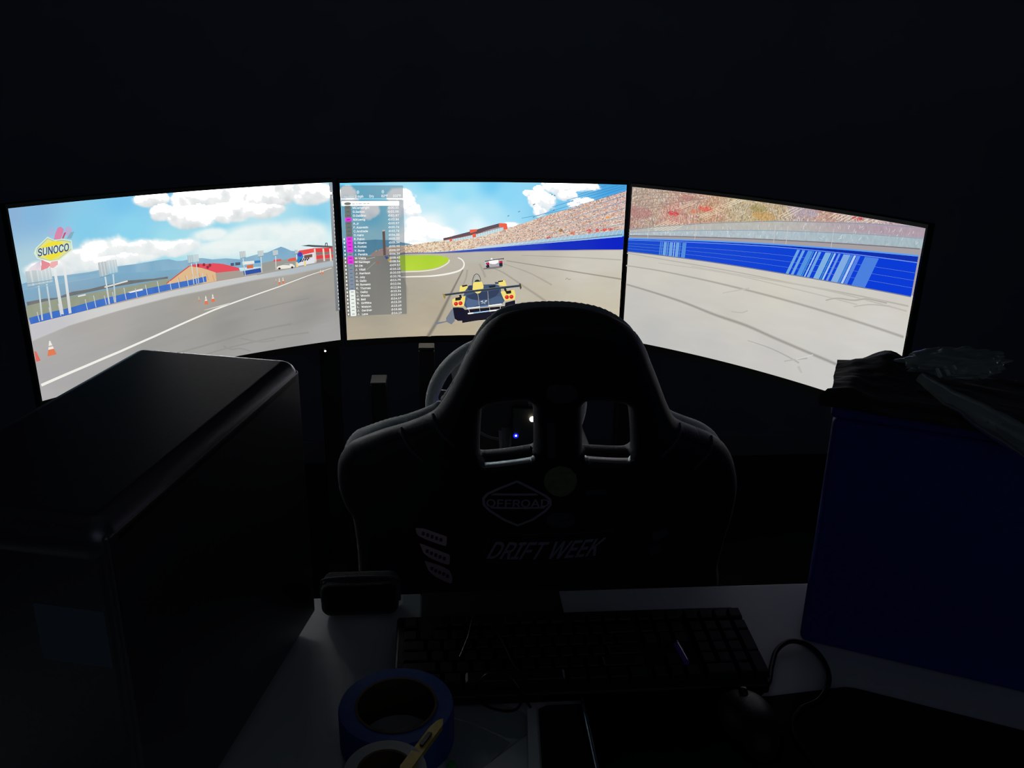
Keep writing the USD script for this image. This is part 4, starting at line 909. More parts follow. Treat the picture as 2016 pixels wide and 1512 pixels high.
def monitor(key, label, pic, led=None):
    t = thing('curved_monitor', label, 'monitor', on_screen(key, ARC / 2, HGT, 0.03))
    def slab(x0, x1, y0, y1, d0, d1, nx=24, taper=0.0):
        X = np.linspace(x0, x1, nx)
        ring = []
        for x in X:
            k = 0.0
            ring.append(np.array([on_screen(key, x, y0, d0), on_screen(key, x, y1, d0), on_screen(key, x, y1 - taper, d1), on_screen(key, x, y0 + taper, d1)]))
        v = np.vstack(ring)
        f = []
        for i in range(nx - 1):
            for j in range(4):
                f.append([i * 4 + j, i * 4 + (j + 1) % 4, i * 4 + 4 + (j + 1) % 4, i * 4 + 4 + j])
        f.append([0, 3, 2, 1])
        e = (nx - 1) * 4
        f.append([e, e + 1, e + 2, e + 3])
        f = np.array(f)
        m = trimesh.Trimesh(v, np.vstack([f[:, [0, 1, 2]], f[:, [0, 2, 3]]]), process=False)
        m.fix_normals()
        return m
    pic.build(t)
    b = 4.5
    obj('back_cover', cat_(slab(-b, ARC + b, -8, HGT + 17, 0.003, 0.022), slab(60, ARC - 60, 40, HGT - 30, 0.022, 0.055, taper=30)), M_BLACK, t)
    for nm, a in (('bezel', (-b, ARC + b, -8, -0.4)), ('bezel', (-b, ARC + b, HGT + 0.4, HGT + 17)), ('bezel', (-b, -0.4, -0.4, HGT + 0.4)), ('bezel', (ARC + 0.4, ARC + b, -0.4, HGT + 0.4))):
        obj(nm, slab(*a, -0.0012, 0.003, nx=24 if a[1] - a[0] > 50 else 2), M_BEZEL, t)
    joy = lathe([(0, 0), (0.006, 0), (0.007, 0.003), (0.006, 0.012), (0, 0.012)], 16)
    q = on_screen(key, ARC - 40, HGT + 17, 0.012)
    obj('joystick_button', moved(joy, t=(q[0], q[1], q[2] - 0.012)), M_BLACK, t)
    if led:
        c = on_screen(key, led[0], led[1], -0.001)
        obj('power_light', trimesh.creation.icosphere(2, 0.0026).apply_translation(c), glow('white_indicator', (235, 242, 255), 3.0), t, label='small lit white power light under the screen')
    return t
m_left = monitor('L', 'left curved screen showing a cloudy sky, pit lane and red roofed building', pl, [(660.5,415.6)][0])
m_mid = monitor('C', 'middle curved screen showing a yellow and navy race car and a timing list', pc)
m_right = monitor('R', 'right curved screen showing a grandstand above a long blue wall', pr_)

# ------------------------------------------------------------------ the stand behind the screens and the rig
st = thing('monitor_stand', 'black steel stand holding the three curved screens from behind', 'stand', (0, 0.2, 0))
pl_ = [on_screen('L', ARC / 2, HGT / 2, .1), on_screen('L', ARC, HGT / 2, .13), on_screen('C', ARC / 2, HGT / 2, .1), on_screen('R', 0, HGT / 2, .13), on_screen('R', ARC / 2, HGT / 2, .1)]
for a, b in ((0, 1), (1, 2), (2, 3), (3, 4)):
    obj('crossbar', tube([pl_[a] + [0, .03, 0], pl_[b] + [0, .03, 0]], .02, 12), M_STEEL, st)
for key in 'LCR':
    c = on_screen(key, ARC / 2, HGT / 2, .062)
    ang = POSE[key][1]
    obj('mounting_plate', moved(rbox(-.06, .06, -.006, .006, -.06, .06, .002), ang, c), M_STEEL, st)
    d = on_screen(key, ARC / 2, HGT / 2, .112)
    obj('mounting_arm', tube([c, d], .018, 10), M_STEEL, st)
for sx_ in (-.42, .42):
    obj('leg', rbox(sx_ - .025, sx_ + .025, .17, .22, .04, 1.02, .004), M_STEEL, st)
    obj('foot', rbox(sx_ - .03, sx_ + .03, -.16, .50, 0, .045, .006), M_STEEL, st)

rig = thing('racing_rig', 'black aluminium profile driving rig frame below the screens', 'rig', (.03, -.4, 0))
for s in (-1, 1):
    obj('side_rail', rbox(.03 + s * .27 - .02, .03 + s * .27 + .02, -1.02, .1, .03, .11, .003), M_STEEL, rig)
for y in (-1.0, -.4, .08):
    obj('cross_rail', rbox(-.22, .28, y - .02, y + .02, .03, .11, .003), M_STEEL, rig)
for x, y in ((-.25, -1.0), (.31, -1.0), (-.25, .08), (.31, .08)):
    obj('foot', lathe([(0, 0), (.022, 0), (.022, .012), (.008, .016), (.008, .032), (0, .032)], 16).apply_translation([x, y, 0]), M_BLACK, rig)
px0, px1 = -.1655, -.1270
for k, (a, b) in enumerate(((px0, px1), (.19, .2285))):
    obj('upright', rbox(a, b, -.14, -.10, .11, .798, .003), M_BLACK, rig)
    obj('upright_cap', rbox(a, b, -.14, -.10, .7985, .806, .0025), M_BEZEL, rig, label='pale lit end cap of the upright')
obj('bracket_post', rbox(-.283, -.245, -.150, -.092, .11, .716, .003), M_BLACK, rig)
obj('bracket_plate', rbox(-.283, -.245, -.150, -.092, .7165, .722, .002), M_STEEL, rig)
obj('wheel_deck', rbox(-.17, .232, -.36, -.14, .60, .62, .004), M_STEEL, rig)
obj('deck_arm', rbox(-.166, -.126, -.14, -.10, .56, .60, .003), M_STEEL, rig)
obj('deck_brace', tube([(-.146, -.36, .60), (-.146, -.11, .35)], .012, 8), M_STEEL, rig)
obj('deck_brace', tube([(.209, -.36, .60), (.209, -.11, .35)], .012, 8), M_STEEL, rig)
obj('pedal_deck', moved(rbox(-.18, .24, -.12, .12, -.008, .008, .003), 0, (.0, .02, .17), rx=.5), M_STEEL, rig)

# wheel base and wheel
obj('motor_body', rbox(-.045, .095, -.36, -.18, .62, .78, .012), M_BLACK, rig)
obj('motor_shaft', tube([(.022, -.36, .705), (.020, -.468, .785)], .022, 20), M_STEEL, rig)
wc, wt_ = np.array([.020, -.505, .797]), math.radians(9)
wx, wz = np.array([1.0, 0, 0]), np.array([0, -math.sin(wt_), math.cos(wt_)])
wn = np.cross(wx, wz) * -1          # towards the driver
wn = wn if wn[1] < 0 else -wn
wh = thing('steering_wheel', 'black leather racing wheel half hidden by the seat headrest', 'steering wheel', wc)
def wpt(a, b, c=0.0):
    return wc + wx * a + wz * b + wn * c
ang = np.linspace(0, 2 * np.pi, 72, endpoint=False)
rim_r = .152
obj('rim', tube([wpt(rim_r * math.cos(a), rim_r * math.sin(a) * (1.0 if math.sin(a) > -.75 else .9)) for a in ang], .0135, 14, closed=True), M_WHEEL, wh)
obj('hub', tube([wpt(0, 0, -.03), wpt(0, 0, .008)], .055, 32), M_BLACK, wh)
for a in (math.radians(168), math.radians(12), math.radians(270)):
    obj('spoke', tube([wpt(.045 * math.cos(a), .045 * math.sin(a), -.004), wpt(.143 * math.cos(a), .143 * math.sin(a), -.002)], [.016, .010], 10), M_STEEL, wh)
for s in (-1, 1):
    pp = smooth_path([(s * .050, .012), (s * .075, .060), (s * .092, .096), (s * .108, .098), (s * .112, .070), (s * .098, .018), (s * .07, -.01)], 5, closed=True)
    obj('shift_paddle', patch(Polygon(pp).buffer(0), .012, lambda x, y, w: wc + np.outer(x, wx) + np.outer(y, wz) + np.outer(w - .024, wn), .004), M_GREY, wh, label='pale grey shift paddle')
obj('button_ring', tube([wpt(.088 * math.cos(a), .088 * math.sin(a), -.012) for a in ang], .003, 6, closed=True), M_STEEL, wh)
bl_ = obj('button_light', trimesh.creation.icosphere(3, .0060).apply_translation(wpt([(0.0388,0.7419)][0][0] - .020, ([(0.0388,0.7419)][0][1] - .797) / math.cos(wt_), .024)), glow('blue_indicator', (20, 36, 250), 1.0), wh, label='lit blue button with a painted halo on the wheel hub')  # blue ball widened to paint the halo round the light
obj('bright_core', trimesh.creation.icosphere(2, .0022).apply_translation(wpt([(0.0388,0.7419)][0][0] - .020, ([(0.0388,0.7419)][0][1] - .797) / math.cos(wt_) + .0024, .0290)), glow('white_core', (225, 232, 255), 3.0), bl_)
obj('button_light', trimesh.creation.icosphere(2, .0058).apply_translation(wpt(*([(0.0714,0.7797)][0][0] - .020, ([(0.0714,0.7797)][0][1] - .797) / math.cos(wt_), .024))), glow('warm_indicator', (255, 246, 214), 4.0), wh, label='lit warm white button on the wheel hub')
obj('button_plate', rbox(.03, .085, -.522, -.510, .71, .80, .004), M_BLACK, wh)
obj('button_light', trimesh.creation.icosphere(2, .006).apply_translation(wpt(-.116, -.028, .012)), glow('violet_indicator', (104, 66, 255), 6.0), wh, label='lit violet button on the left of the wheel')

# pedals
pd = thing('pedal_set', 'metal brake and throttle pedals on the rig under the screens', 'pedals', (.03, .02, .18))
for x in (-.05, .10):
    obj('pedal', moved(rbox(-.03, .03, -.006, .006, -.06, .06, .003), 0, (x, -.02, .33), rx=-.35), M_ALU, pd)
    obj('pedal_arm', tube([(x, .04, .2), (x, -.012, .33)], .008, 8), M_STEEL, pd)

# ------------------------------------------------------------------ the racing seat
SA = math.radians(16)
SO, SN, SZ = np.array([.03, -1.0, .90]), np.array([0, -math.cos(SA), -math.sin(SA)]), np.array([0, -math.sin(SA), math.cos(SA)])
def on_seat(x, z, w):
    """Seat back surface: x across, z up the back, w towards the rear, all in metres."""
    x, z, w = np.asarray(x, float), np.asarray(z, float), np.asarray(w, float)
    return SO + x[..., None] * np.array([1.0, 0, 0]) + z[..., None] * SZ + (w - .6 * x ** 2)[..., None] * SN
outl = [(-0.3037,-0.0818),(-0.3023,-0.0435),(-0.2967,-0.0225),(-0.2834,-0.0007),(-0.2695,0.0117),(-0.2317,0.0378),(-0.2014,0.0541),(-0.1716,0.0729),(-0.1554,0.0862),(-0.1438,0.1040),(-0.1337,0.1248),(-0.1210,0.1566),(-0.1088,0.1898),(-0.0956,0.2194),(-0.0812,0.2403),(-0.0616,0.2554),(-0.0321,0.2640),(0.0044,0.2665),(0.0381,0.2642),(0.0731,0.2555),(0.1012,0.2399),(0.1227,0.2209),(0.1364,0.1994),(0.1479,0.1742),(0.1642,0.1386),(0.1816,0.0993),(0.1983,0.0678),(0.2121,0.0524),(0.2384,0.0344),(0.2727,0.0111),(0.3028,-0.0198),(0.3238,-0.0590),(0.3393,-0.1090),(0.3431,-0.1683),(0.3405,-0.2277),(0.3400,-0.2908),(0.3466,-0.3607)]
outl += [(.245, -.36), (.235, -.50), (-.235, -.50), (-.245, -.36)]
outl += [(-0.2815,-0.3049),(-0.2829,-0.2188),(-0.2860,-0.1398),(-0.2958,-0.1173)]
hole_l = [(-0.0880,0.0308),(-0.0849,0.0204),(-0.0790,0.0169),(-0.0194,0.0282),(-0.0123,0.0320),(-0.0105,0.0396),(-0.0150,0.1100),(-0.0212,0.1225),(-0.0312,0.1268),(-0.0694,0.1213),(-0.0811,0.1154),(-0.0864,0.1025)]
hole_r = [(0.0622,0.0350),(0.0651,0.0280),(0.0713,0.0254),(0.1260,0.0155),(0.1334,0.0182),(0.1363,0.0266),(0.1248,0.0947),(0.1180,0.1083),(0.1067,0.1160),(0.0638,0.1229),(0.0576,0.1198),(0.0557,0.1091)]
OUT = Polygon(smooth_path(outl, 4, closed=True)).buffer(0)
HL, HR = Polygon(smooth_path(hole_l, 3, closed=True)).buffer(0), Polygon(smooth_path(hole_r, 3, closed=True)).buffer(0)
SHELL = OUT.difference(HL).difference(HR)
seat = thing('racing_chair', 'black bucket racing seat with harness openings and stickers on its back', 'seat', (.03, -.9, 0))
HALF = .027
obj('backrest', pillow(SHELL, .013, lambda p: np.full(len(p), HALF), .022, on_seat), M_SHELL, seat, smooth=50)
# padding on the driver's side, shoulders and head wings in separate covers
pad = OUT.buffer(-.006).difference(HL.buffer(.03)).difference(HR.buffer(.03))
zc = [(-0.1554,0.0862),(-0.2014,0.0541),(0.2104,0.0527),(0.2697,0.0130)]
head = pad.intersection(sbox(-1, zc[0][1] + .002, 1, 2))
body = pad.intersection(sbox(-1, -.34, 1, zc[0][1] - .002))
for nm, g in (('head_cushion', head), ('back_cushion', body)):
    g = max(getattr(g, 'geoms', [g]), key=lambda q: q.area)
    obj(nm, pillow(g, .018, lambda p: .018 + .9 * np.maximum(np.abs(p[:, 0]) - .12, 0) * .12, .03, lambda x, z, w: on_seat(x, z, w - HALF - .004)), M_LEATHER, seat, smooth=50)
for k in (0, 1, 2, 3):
    c = np.array(zc[k])
    inn = np.array([.03 * (1 if c[0] < 0 else -1), -.035])
    path = [on_seat(*(c + inn * t), s * HALF * math.sqrt(max(0.0, 1 - (1 - min(1, t * .046 / .022)) ** 2)) + .0006) for t, s in ((1.0, 1), (.7, 1), (.45, 1), (.2, 1), (.05, 1), (0, 1))]
    obj('seam', tube(smooth_path(path, 4), .0022, 6), M_STKD, seat)
for H in (HL, HR):
    zl = H.bounds[1]
    ring = [q for q in np.array(H.exterior.coords)[:-1]]
    k = int(np.argmax([q[1] for q in ring]))
    ring = np.array(ring[k:] + ring[:k])
    low = ring[ring[:, 1] < zl + .019]
    q = smooth_path(on_seat(low[:, 0], low[:, 1], np.full(len(low), HALF - .004)), 3)
    tq = np.gradient(q, axis=0)
    tq /= np.linalg.norm(tq, axis=1, keepdims=True)
    up_q = np.cross(tq, SN)
    up_q *= np.sign((up_q @ SZ).sum() + 1e-9)
    ca, sa = math.cos(math.radians(25)), math.sin(math.radians(25))
    ph = np.arange(16) * 2 * np.pi / 16
    wide, tall = SN * ca + up_q * sa, up_q * ca - SN * sa
    rv = q[:, None] + .0115 * np.cos(ph)[None, :, None] * wide[:, None] + .0036 * np.sin(ph)[None, :, None] * tall[:, None]
    fr = np.array([[i * 16 + j, (i + 1) * 16 + j, (i + 1) * 16 + (j + 1) % 16, i * 16 + (j + 1) % 16] for i in range(len(q) - 1) for j in range(16)])
    e0, e1 = len(q) * 16, len(q) * 16 + 1
    caps = [[e0, (j + 1) % 16, j] for j in range(16)] + [[e1, (len(q) - 1) * 16 + j, (len(q) - 1) * 16 + (j + 1) % 16] for j in range(16)]
    lip = trimesh.Trimesh(np.vstack([rv.reshape(-1, 3), q[:1], q[-1:]]), np.vstack([fr[:, [0, 1, 2]], fr[:, [0, 2, 3]], caps]), process=False)
    lip.fix_normals()
    obj('harness_trim', lip, M_TRIMRING, seat, label='bright trim along the lower edge of a harness opening')
for s in (-1, 1):
    obj('side_bolster', pillow(Polygon(smooth_path([(-.88, .30), (-.86, .52), (-.72, .56), (-.5, .50), (-.42, .42), (-.42, .33), (-.6, .28)], 5, closed=True)), .03, lambda p: np.full(len(p), .03), .03, lambda y, z, w, s=s: np.stack([.03 + s * (.245 + np.asarray(w)), np.asarray(y), np.asarray(z)], -1)), M_LEATHER, seat)
obj('seat_cushion', rbox(-.185, .245, -.86, -.40, .30, .42, .04, 16), M_LEATHER, seat)
for s in (-1, 1):
    obj('seat_bracket', rbox(.03 + s * .23 - .004, .03 + s * .23 + .004, -.84, -.46, .11, .34, .002), M_STEEL, seat)
def sticker(name, poly, material, label=None, step=.012, lift=.0004):
    return obj(name, patch(poly, step, lambda x, z, w: on_seat(x, z, HALF + lift + w), .0005), material, seat, smooth=False, label=label)
def seat_text(text, h, a, b, material, bold=True, slant=0.0, lift=.0012, squeeze=None, label=None, parent=None):
    v, f = flat_text(text, h, bold)
    a, b = np.array(a), np.array(b)
    ln = np.linalg.norm(b - a)
    v = v - [v[:, 0].min(), 0]
    v = v * [ln / v[:, 0].max(), 1]
    d = (b - a) / ln
    up = np.array([-d[1], d[0]])
    q = a + np.outer(v[:, 0] + v[:, 1] * slant, d) + np.outer(v[:, 1], up)
    P = on_seat(q[:, 0], q[:, 1], np.full(len(q), HALF + lift))
    n = np.cross(P[f[:, 1]] - P[f[:, 0]], P[f[:, 2]] - P[f[:, 0]])
    fl = (n @ SN) < 0
    f = f.copy()
    f[fl] = f[fl][:, ::-1]
    return obj('lettering', (P, f), material, parent or seat, smooth=False, label=label)
badge = [(-0.0341,-0.0062),(-0.0133,-0.0193),(0.0102,-0.0362),(0.0184,-0.0448),(0.0200,-0.0574),(0.0131,-0.0696),(-0.0060,-0.0881),(-0.0294,-0.1008),(-0.0522,-0.0882),(-0.0741,-0.0700),(-0.0834,-0.0580),(-0.0845,-0.0435),(-0.0779,-0.0329),(-0.0581,-0.0198)]
BP = Polygon(badge)
k = sticker('badge_sticker', BP.difference(BP.buffer(-.004)).union(shapely.union_all([Polygon([(-0.0824,-0.0331),(0.0168,-0.0324),(0.0188,-0.0636),(-0.0818,-0.0641)]).intersection(BP.buffer(-.0065))]).difference(Polygon([(-0.0793,-0.0370),(0.0148,-0.0364),(0.0163,-0.0603),(-0.0789,-0.0608)]))), M_STK, 'pale diamond shaped outline sticker', .006)
seat_text('OFFROAD', .0145, *[(-0.0781,-0.0597),(0.0155,-0.0592)], M_STK, label='pale lettering across the diamond badge', parent=k)
seat_text('U N D E R G R O U N D', .0045, *[(-0.0665,-0.0696),(0.0053,-0.0693)], M_STKD, bold=False, parent=k)
dw = Polygon([(-0.0684,-0.1159),(0.1223,-0.1211),(0.1125,-0.1856),(-0.0860,-0.1801)])
k = sticker('banner_sticker', dw.difference(dw.buffer(-.0018)), M_STKD, 'slanted outline banner', .008)
seat_text('DRIFT WEEK', .0365, *[(-0.0758,-0.1713),(0.0980,-0.1737)], M_STK, slant=.36, label='pale slanted lettering across the seat back', parent=k)
sticker('round_sticker', Polygon([(0.0276,0.0200),(0.0422,0.0142),(0.0523,0.0006),(0.0550,-0.0137),(0.0517,-0.0286),(0.0424,-0.0381),(0.0320,-0.0415),(0.0194,-0.0366),(0.0096,-0.0249),(0.0049,-0.0107),(0.0063,0.0042),(0.0145,0.0157)]), M_STKG, 'olive round sticker')
sticker('oval_sticker', Polygon([(0.0027,0.1656),(0.0326,0.1656),(0.0411,0.1558),(0.0413,0.1437),(0.0342,0.1353),(0.0089,0.1353),(-0.0001,0.1442),(-0.0016,0.1572)]), M_STKD, 'faint dark oval sticker near the headrest')
sticker('oval_sticker', Polygon([(0.0241,-0.0734),(0.0460,-0.0750),(0.0569,-0.0835),(0.0589,-0.0988),(0.0500,-0.1067),(0.0279,-0.1059),(0.0156,-0.0976),(0.0146,-0.0814)]), M_STKD, 'faint dark oval sticker beside the diamond badge')
sticker('strip_sticker', Polygon([(0.0027,0.0990),(0.0141,0.0996),(0.0198,0.0369),(0.0080,0.0363)]), M_STKD, 'faint grey vertical strip between the harness openings')
sticker('small_sticker', Polygon([(0.0689,-0.0323),(0.1016,-0.0322),(0.1035,-0.0428),(0.0697,-0.0417)]), M_STKD)
for nm, pts, m in (('pink_sticker', [(-0.1849,-0.1188),(-0.1716,-0.1175),(-0.1460,-0.1266),(-0.1367,-0.1298),(-0.1376,-0.1511),(-0.1509,-0.1474),(-0.1720,-0.1397),(-0.1829,-0.1328)], M_STKP), ('pink_sticker', [(-0.1794,-0.1511),(-0.1644,-0.1564),(-0.1408,-0.1664),(-0.1321,-0.1698),(-0.1330,-0.1930),(-0.1450,-0.1901),(-0.1648,-0.1805),(-0.1735,-0.1717)], M_STKP), ('pink_sticker', [(-0.1722,-0.1899),(-0.1610,-0.1926),(-0.1434,-0.1980),(-0.1322,-0.2070),(-0.1282,-0.2232),(-0.1299,-0.2367),(-0.1404,-0.2321),(-0.1566,-0.2226),(-0.1670,-0.2101)], M_STKP)):
    g = Polygon(pts)
    k = sticker(nm, g, m, 'pinkish white sticker on the lower left of the seat back' if nm == 'pink_sticker' else None)
    x0, y0, x1, y1 = g.bounds
    for q in range(5):
        u0 = x0 + (x1 - x0) * (.16 + .14 * q)
        c = g.intersection(LineString([(u0 + .004, -2), (u0 + .004, 2)]))
        mid = c.centroid
        obj('print_mark', patch(Polygon([(mid.x - .0024, mid.y - .0035), (mid.x + .0022, mid.y - .0045), (mid.x + .0026, mid.y + .0035), (mid.x - .002, mid.y + .0045)]), .01, lambda x, z, w: on_seat(x, z, HALF + .0010 + w), .0003), M_STKD, k, smooth=False)
for pts in ([(0.1872,-0.1435),(0.2124,-0.1380),(0.2186,-0.1559),(0.1955,-0.1653)], [(0.1869,-0.1793),(0.2068,-0.1709),(0.2121,-0.1889),(0.1933,-0.2000)]):
    sticker('slanted_sticker', Polygon(pts), M_STKD)

# ------------------------------------------------------------------ the desk behind the seat
DZ = .775
desk = thing('desk', 'white laminate desk behind the racing seat covered with small things', 'desk', (.03, -1.55, 0))
obj('desktop', rbox(-.80, .88, -1.93, -1.142, DZ - .028, DZ, .003), M_DESK, desk)
for x in (-.76, .80):
    for y in (-1.89, -1.20):
        obj('leg', rbox(x, x + .04, y - .02, y + .02, 0, DZ - .028, .003), M_STEEL, desk)

# computer tower on the left
tw_org, tw_a = np.array([-.277, -1.187, DZ]), math.radians(-13.5 + 180)
ux = np.array([-math.cos(math.radians(15.2)), math.sin(math.radians(15.2)), 0])     # along the far edge, to the left
uy = np.array([-math.sin(math.radians(13.0)), -math.cos(math.radians(13.0)), 0])    # towards the viewer
TW, TD, TH = .208, .405, .357
def tower_pt(a, b, c):
    return tw_org + np.outer(a, ux) + np.outer(b, uy) + np.outer(c, [0, 0, 1.0])
def tower_box(a0, a1, b0, b1, c0, c1, r):
    m = rbox(a0, a1, b0, b1, c0, c1, r, 24)
    m.vertices = tower_pt(m.vertices[:, 0], m.vertices[:, 1], m.vertices[:, 2])
    if m.volume < 0:
        m.invert()
    return m
tw = thing('computer_tower', 'black computer tower with a rounded top edge on the left of the desk', 'computer', tw_org)
obj('case_body', tower_box(.002, TW - .002, .004, TD - .004, .012, TH - .004, .010), M_CASE, tw)
obj('side_panel', tower_box(0, .010, .006, TD - .006, .014, TH - .012, .004), M_CASE, tw)
obj('side_panel', tower_box(TW - .010, TW, .006, TD - .006, .014, TH - .012, .004), M_CASE, tw)
obj('top_panel', tower_box(0, TW, 0, TD, TH - .040, TH, .0175), M_CASE, tw, smooth=60)
for a in (.03, TW - .03):
    for b in (.04, TD - .04):
        obj('foot', tower_box(a - .014, a + .014, b - .014, b + .014, 0, .013, .003), M_BLACK, tw)
c = np.array([(-.432, 1.005), (-.370, .993), (-.366, 1.045), (-.429, 1.059)])
lab = tower_box(.012, .074, TD - .0045, TD - .0035, 1.000 - DZ, 1.053 - DZ, .0003)
obj('pale_label', lab, M_PALE, tw, label='pale square label low on the near face')

# navy bin with a black sheet and clear film on the right
bn_o, bn_a = np.array([.336, -1.2727, DZ]), math.radians(-27)
bx_u, bx_v = np.array([math.cos(bn_a), math.sin(bn_a), 0]), np.array([-math.sin(bn_a), math.cos(bn_a), 0])
BW, BD, BH = .46, .135, .328
def bin_pt(a, b, c):
    return bn_o + np.asarray(a, float)[..., None] * bx_u + np.asarray(b, float)[..., None] * bx_v + np.asarray(c, float)[..., None] * np.array([0, 0, 1.0])
def bin_box(*k, r=.006):
    m = rbox(*k, r, 16)
    m.vertices = bin_pt(m.vertices[:, 0], m.vertices[:, 1], m.vertices[:, 2])
    return m
bn = thing('storage_bin', 'tall navy plastic bin on the right end of the desk', 'bin', bn_o)
obj('bin_body', bin_box(0, BW, 0, BD, 0, BH - .022, r=.008), M_NAVY, bn)
obj('bin_lid', bin_box(-.003, BW + .003, -.003, BD + .003, BH - .0215, BH, r=.006), M_NAVY, bn)
# the sheet: one cloth over the lid, hanging down the near side, with a raised far corner and a flap at the left
na, nb = 70, 44
A, B_ = np.meshgrid(np.linspace(0, 1, na), np.linspace(0, 1, nb))
hang = np.interp(A, [0, .1, .34, .40, .5, .75, 1], [.002, .004, .006, .012, .03, .06, .09])
s = B_ * (BD + .012 + hang)
on_top = s < BD
n1 = meshkit.fbm(np.stack([A * 9, s * 40, A * 0 + .2], -1), 4, 3) - .5
n2 = meshkit.fbm(np.stack([A * 22, s * 90, A * 0 + 1.2], -1), 3, 8) - .5
aa = A * BW - .006 + .004 * n1
bb = np.where(on_top, BD - s, 0)
over = np.clip((s - BD) / .012, 0, None)
bend = np.clip(over, 0, 1) * math.pi / 2
bb = np.where(on_top, bb, -.010 * np.sin(bend) - .004)
cz = np.where(on_top, BH + .010 + .006 * n1, BH + .010 * np.cos(bend) - np.maximum(s - BD - .012, 0) + .004 * n1)
bb = bb - .006 * n2 * (~on_top) - .003
peak = np.exp(-(((A - .125) / .055) ** 2)) * np.exp(-(((s - .012) / .06) ** 2))
cz = cz + .020 * peak * on_top + .004 * n2
cz = cz + .006 * np.exp(-((A - .045) / .035) ** 2) * on_top * (s > .02)
tip = np.exp(-(((A) / .022) ** 2)) * np.exp(-(((s - BD - .008) / .012) ** 2))
aa = aa - .012 * tip
shp = bin_pt(aa, bb, np.maximum(cz, BH + .004) * on_top + cz * (~on_top))
i = np.arange(na * nb).reshape(nb, na)
q = np.stack([i[:-1, :-1], i[1:, :-1], i[1:, 1:], i[:-1, 1:]], -1).reshape(-1, 4)
f0 = np.vstack([q[:, [0, 1, 2]], q[:, [0, 2, 3]]])
sv = shp.reshape(-1, 3)
sm = trimesh.Trimesh(sv, f0, process=False)
nv = sm.vertex_normals
up_ = nv if nv[:, 2].sum() > 0 else -nv
if nv[:, 2].sum() < 0:
    f0 = f0[:, ::-1]
bd = np.r_[i[0, :], i[1:, -1], i[-1, -2::-1], i[-2:0:-1, 0]]
nn = len(sv)
nx_ = np.roll(bd, -1)
side = np.vstack([np.c_[bd, bd + nn, nx_], np.c_[nx_, bd + nn, nx_ + nn]])
sheet_m = trimesh.Trimesh(np.vstack([sv, sv - up_ * .0012]), np.vstack([f0, f0[:, ::-1] + nn, side]), process=False)
sheet = obj('plastic_sheet', sheet_m, M_SHEET, smooth=60)
tag(sheet, 'black crumpled plastic sheet draped over the navy bin', 'sheet')
hem = thing('lit_hem_band', 'pale film band standing in for the lit hem of the black sheet', 'plastic film', bin_pt(.13, 0, BH))  # pale tube stands in for light caught by the hem of the sheet
hp = [np.array((a[0][0], y, a[0][1])) for a, y in (([(0.4113,1.1434)], -1.308), ([(0.4231,1.1337)], -1.330), ([(0.4432,1.1242)], -1.353), ([(0.4665,1.1117)], -1.370), ([(0.4975,1.0964)], -1.388))]
hc = smooth_path(hp, 10)
tb = tube(hc, np.linspace(.006, .017, len(hc)), 14)
tb.vertices += .004 * (meshkit.fbm(tb.vertices * 60, 3, 5) - .5)[:, None]
obj('film_fold', tb, LOOK['clear_film'], hem, smooth=60)
# crumpled clear bag
ic = trimesh.creation.icosphere(4, 1.0)
d_ = ic.vertices * (1 + .6 * (meshkit.fbm(ic.vertices * 1.5 + 4, 2, 11) - .5)[:, None] + .6 * np.abs(meshkit.fbm(ic.vertices * 3.4 + 9, 1, 2) - .5)[:, None] - .08)
bag_c = np.array([*[(0.4899,-1.2460)][0], 1.138])
bagv = bag_c + d_ * np.array([.052, .036, .0165])
bagv[:, 0] += np.where(d_[:, 0] < -.7, (d_[:, 0] + .7) * .030, 0)
bag = thing('plastic_bag', 'crumpled clear plastic bag lying on top of the black sheet', 'bag', bag_c)
obj('bag_film', trimesh.Trimesh(bagv, ic.faces, process=False), LOOK['clear_film'], bag, smooth=24)
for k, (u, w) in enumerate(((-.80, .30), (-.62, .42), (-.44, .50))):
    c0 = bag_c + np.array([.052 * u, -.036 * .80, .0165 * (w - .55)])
    obj('painted_glint', tube(smooth_path([c0 + [0, 0, .008], c0 + [.002, -.003, .003], c0 + [.005, -.004, -.002]], 4), [.0012] + [.0024] * 7 + [.0012], 8), M_PAPER2, bag, label='white painted glint on the bag')  # white tubes paint the glints on the film

# small black fabric case at the far left of the desk
cs = thing('fabric_case', 'small black padded case standing beside the computer tower', 'case', (-.22, -1.17, DZ))
obj('case_shell', rbox(-.272, -.172, -1.196, -1.146, DZ + .002, DZ + .047, .012, 20), M_FABRIC, cs)
obj('zip', tube(smooth_path([(-.2725, -1.171, DZ + .012), (-.2725, -1.171, DZ + .036), (-.262, -1.171, DZ + .0475), (-.182, -1.171, DZ + .0475), (-.1715, -1.171, DZ + .036), (-.1715, -1.171, DZ + .012)], 6), .0018, 6), M_STKD, cs)
cd = obj('note_card', bx(-.172, -.1445, -1.205, -1.1425, DZ, DZ + .0012), M_PAPER2)
tag(cd, 'white card sticking out to the right of the black padded case', 'card')

tag(obj('desk_shade_strip', rbox(-.1425, .045, -1.214, -1.1435, DZ + .0005, DZ + .004, .0015), M_FABRIC), 'dark strip added for the shade on the desk right of the white card', 'shade')  # thin dark strip stands in for the seat shadow on the white desk
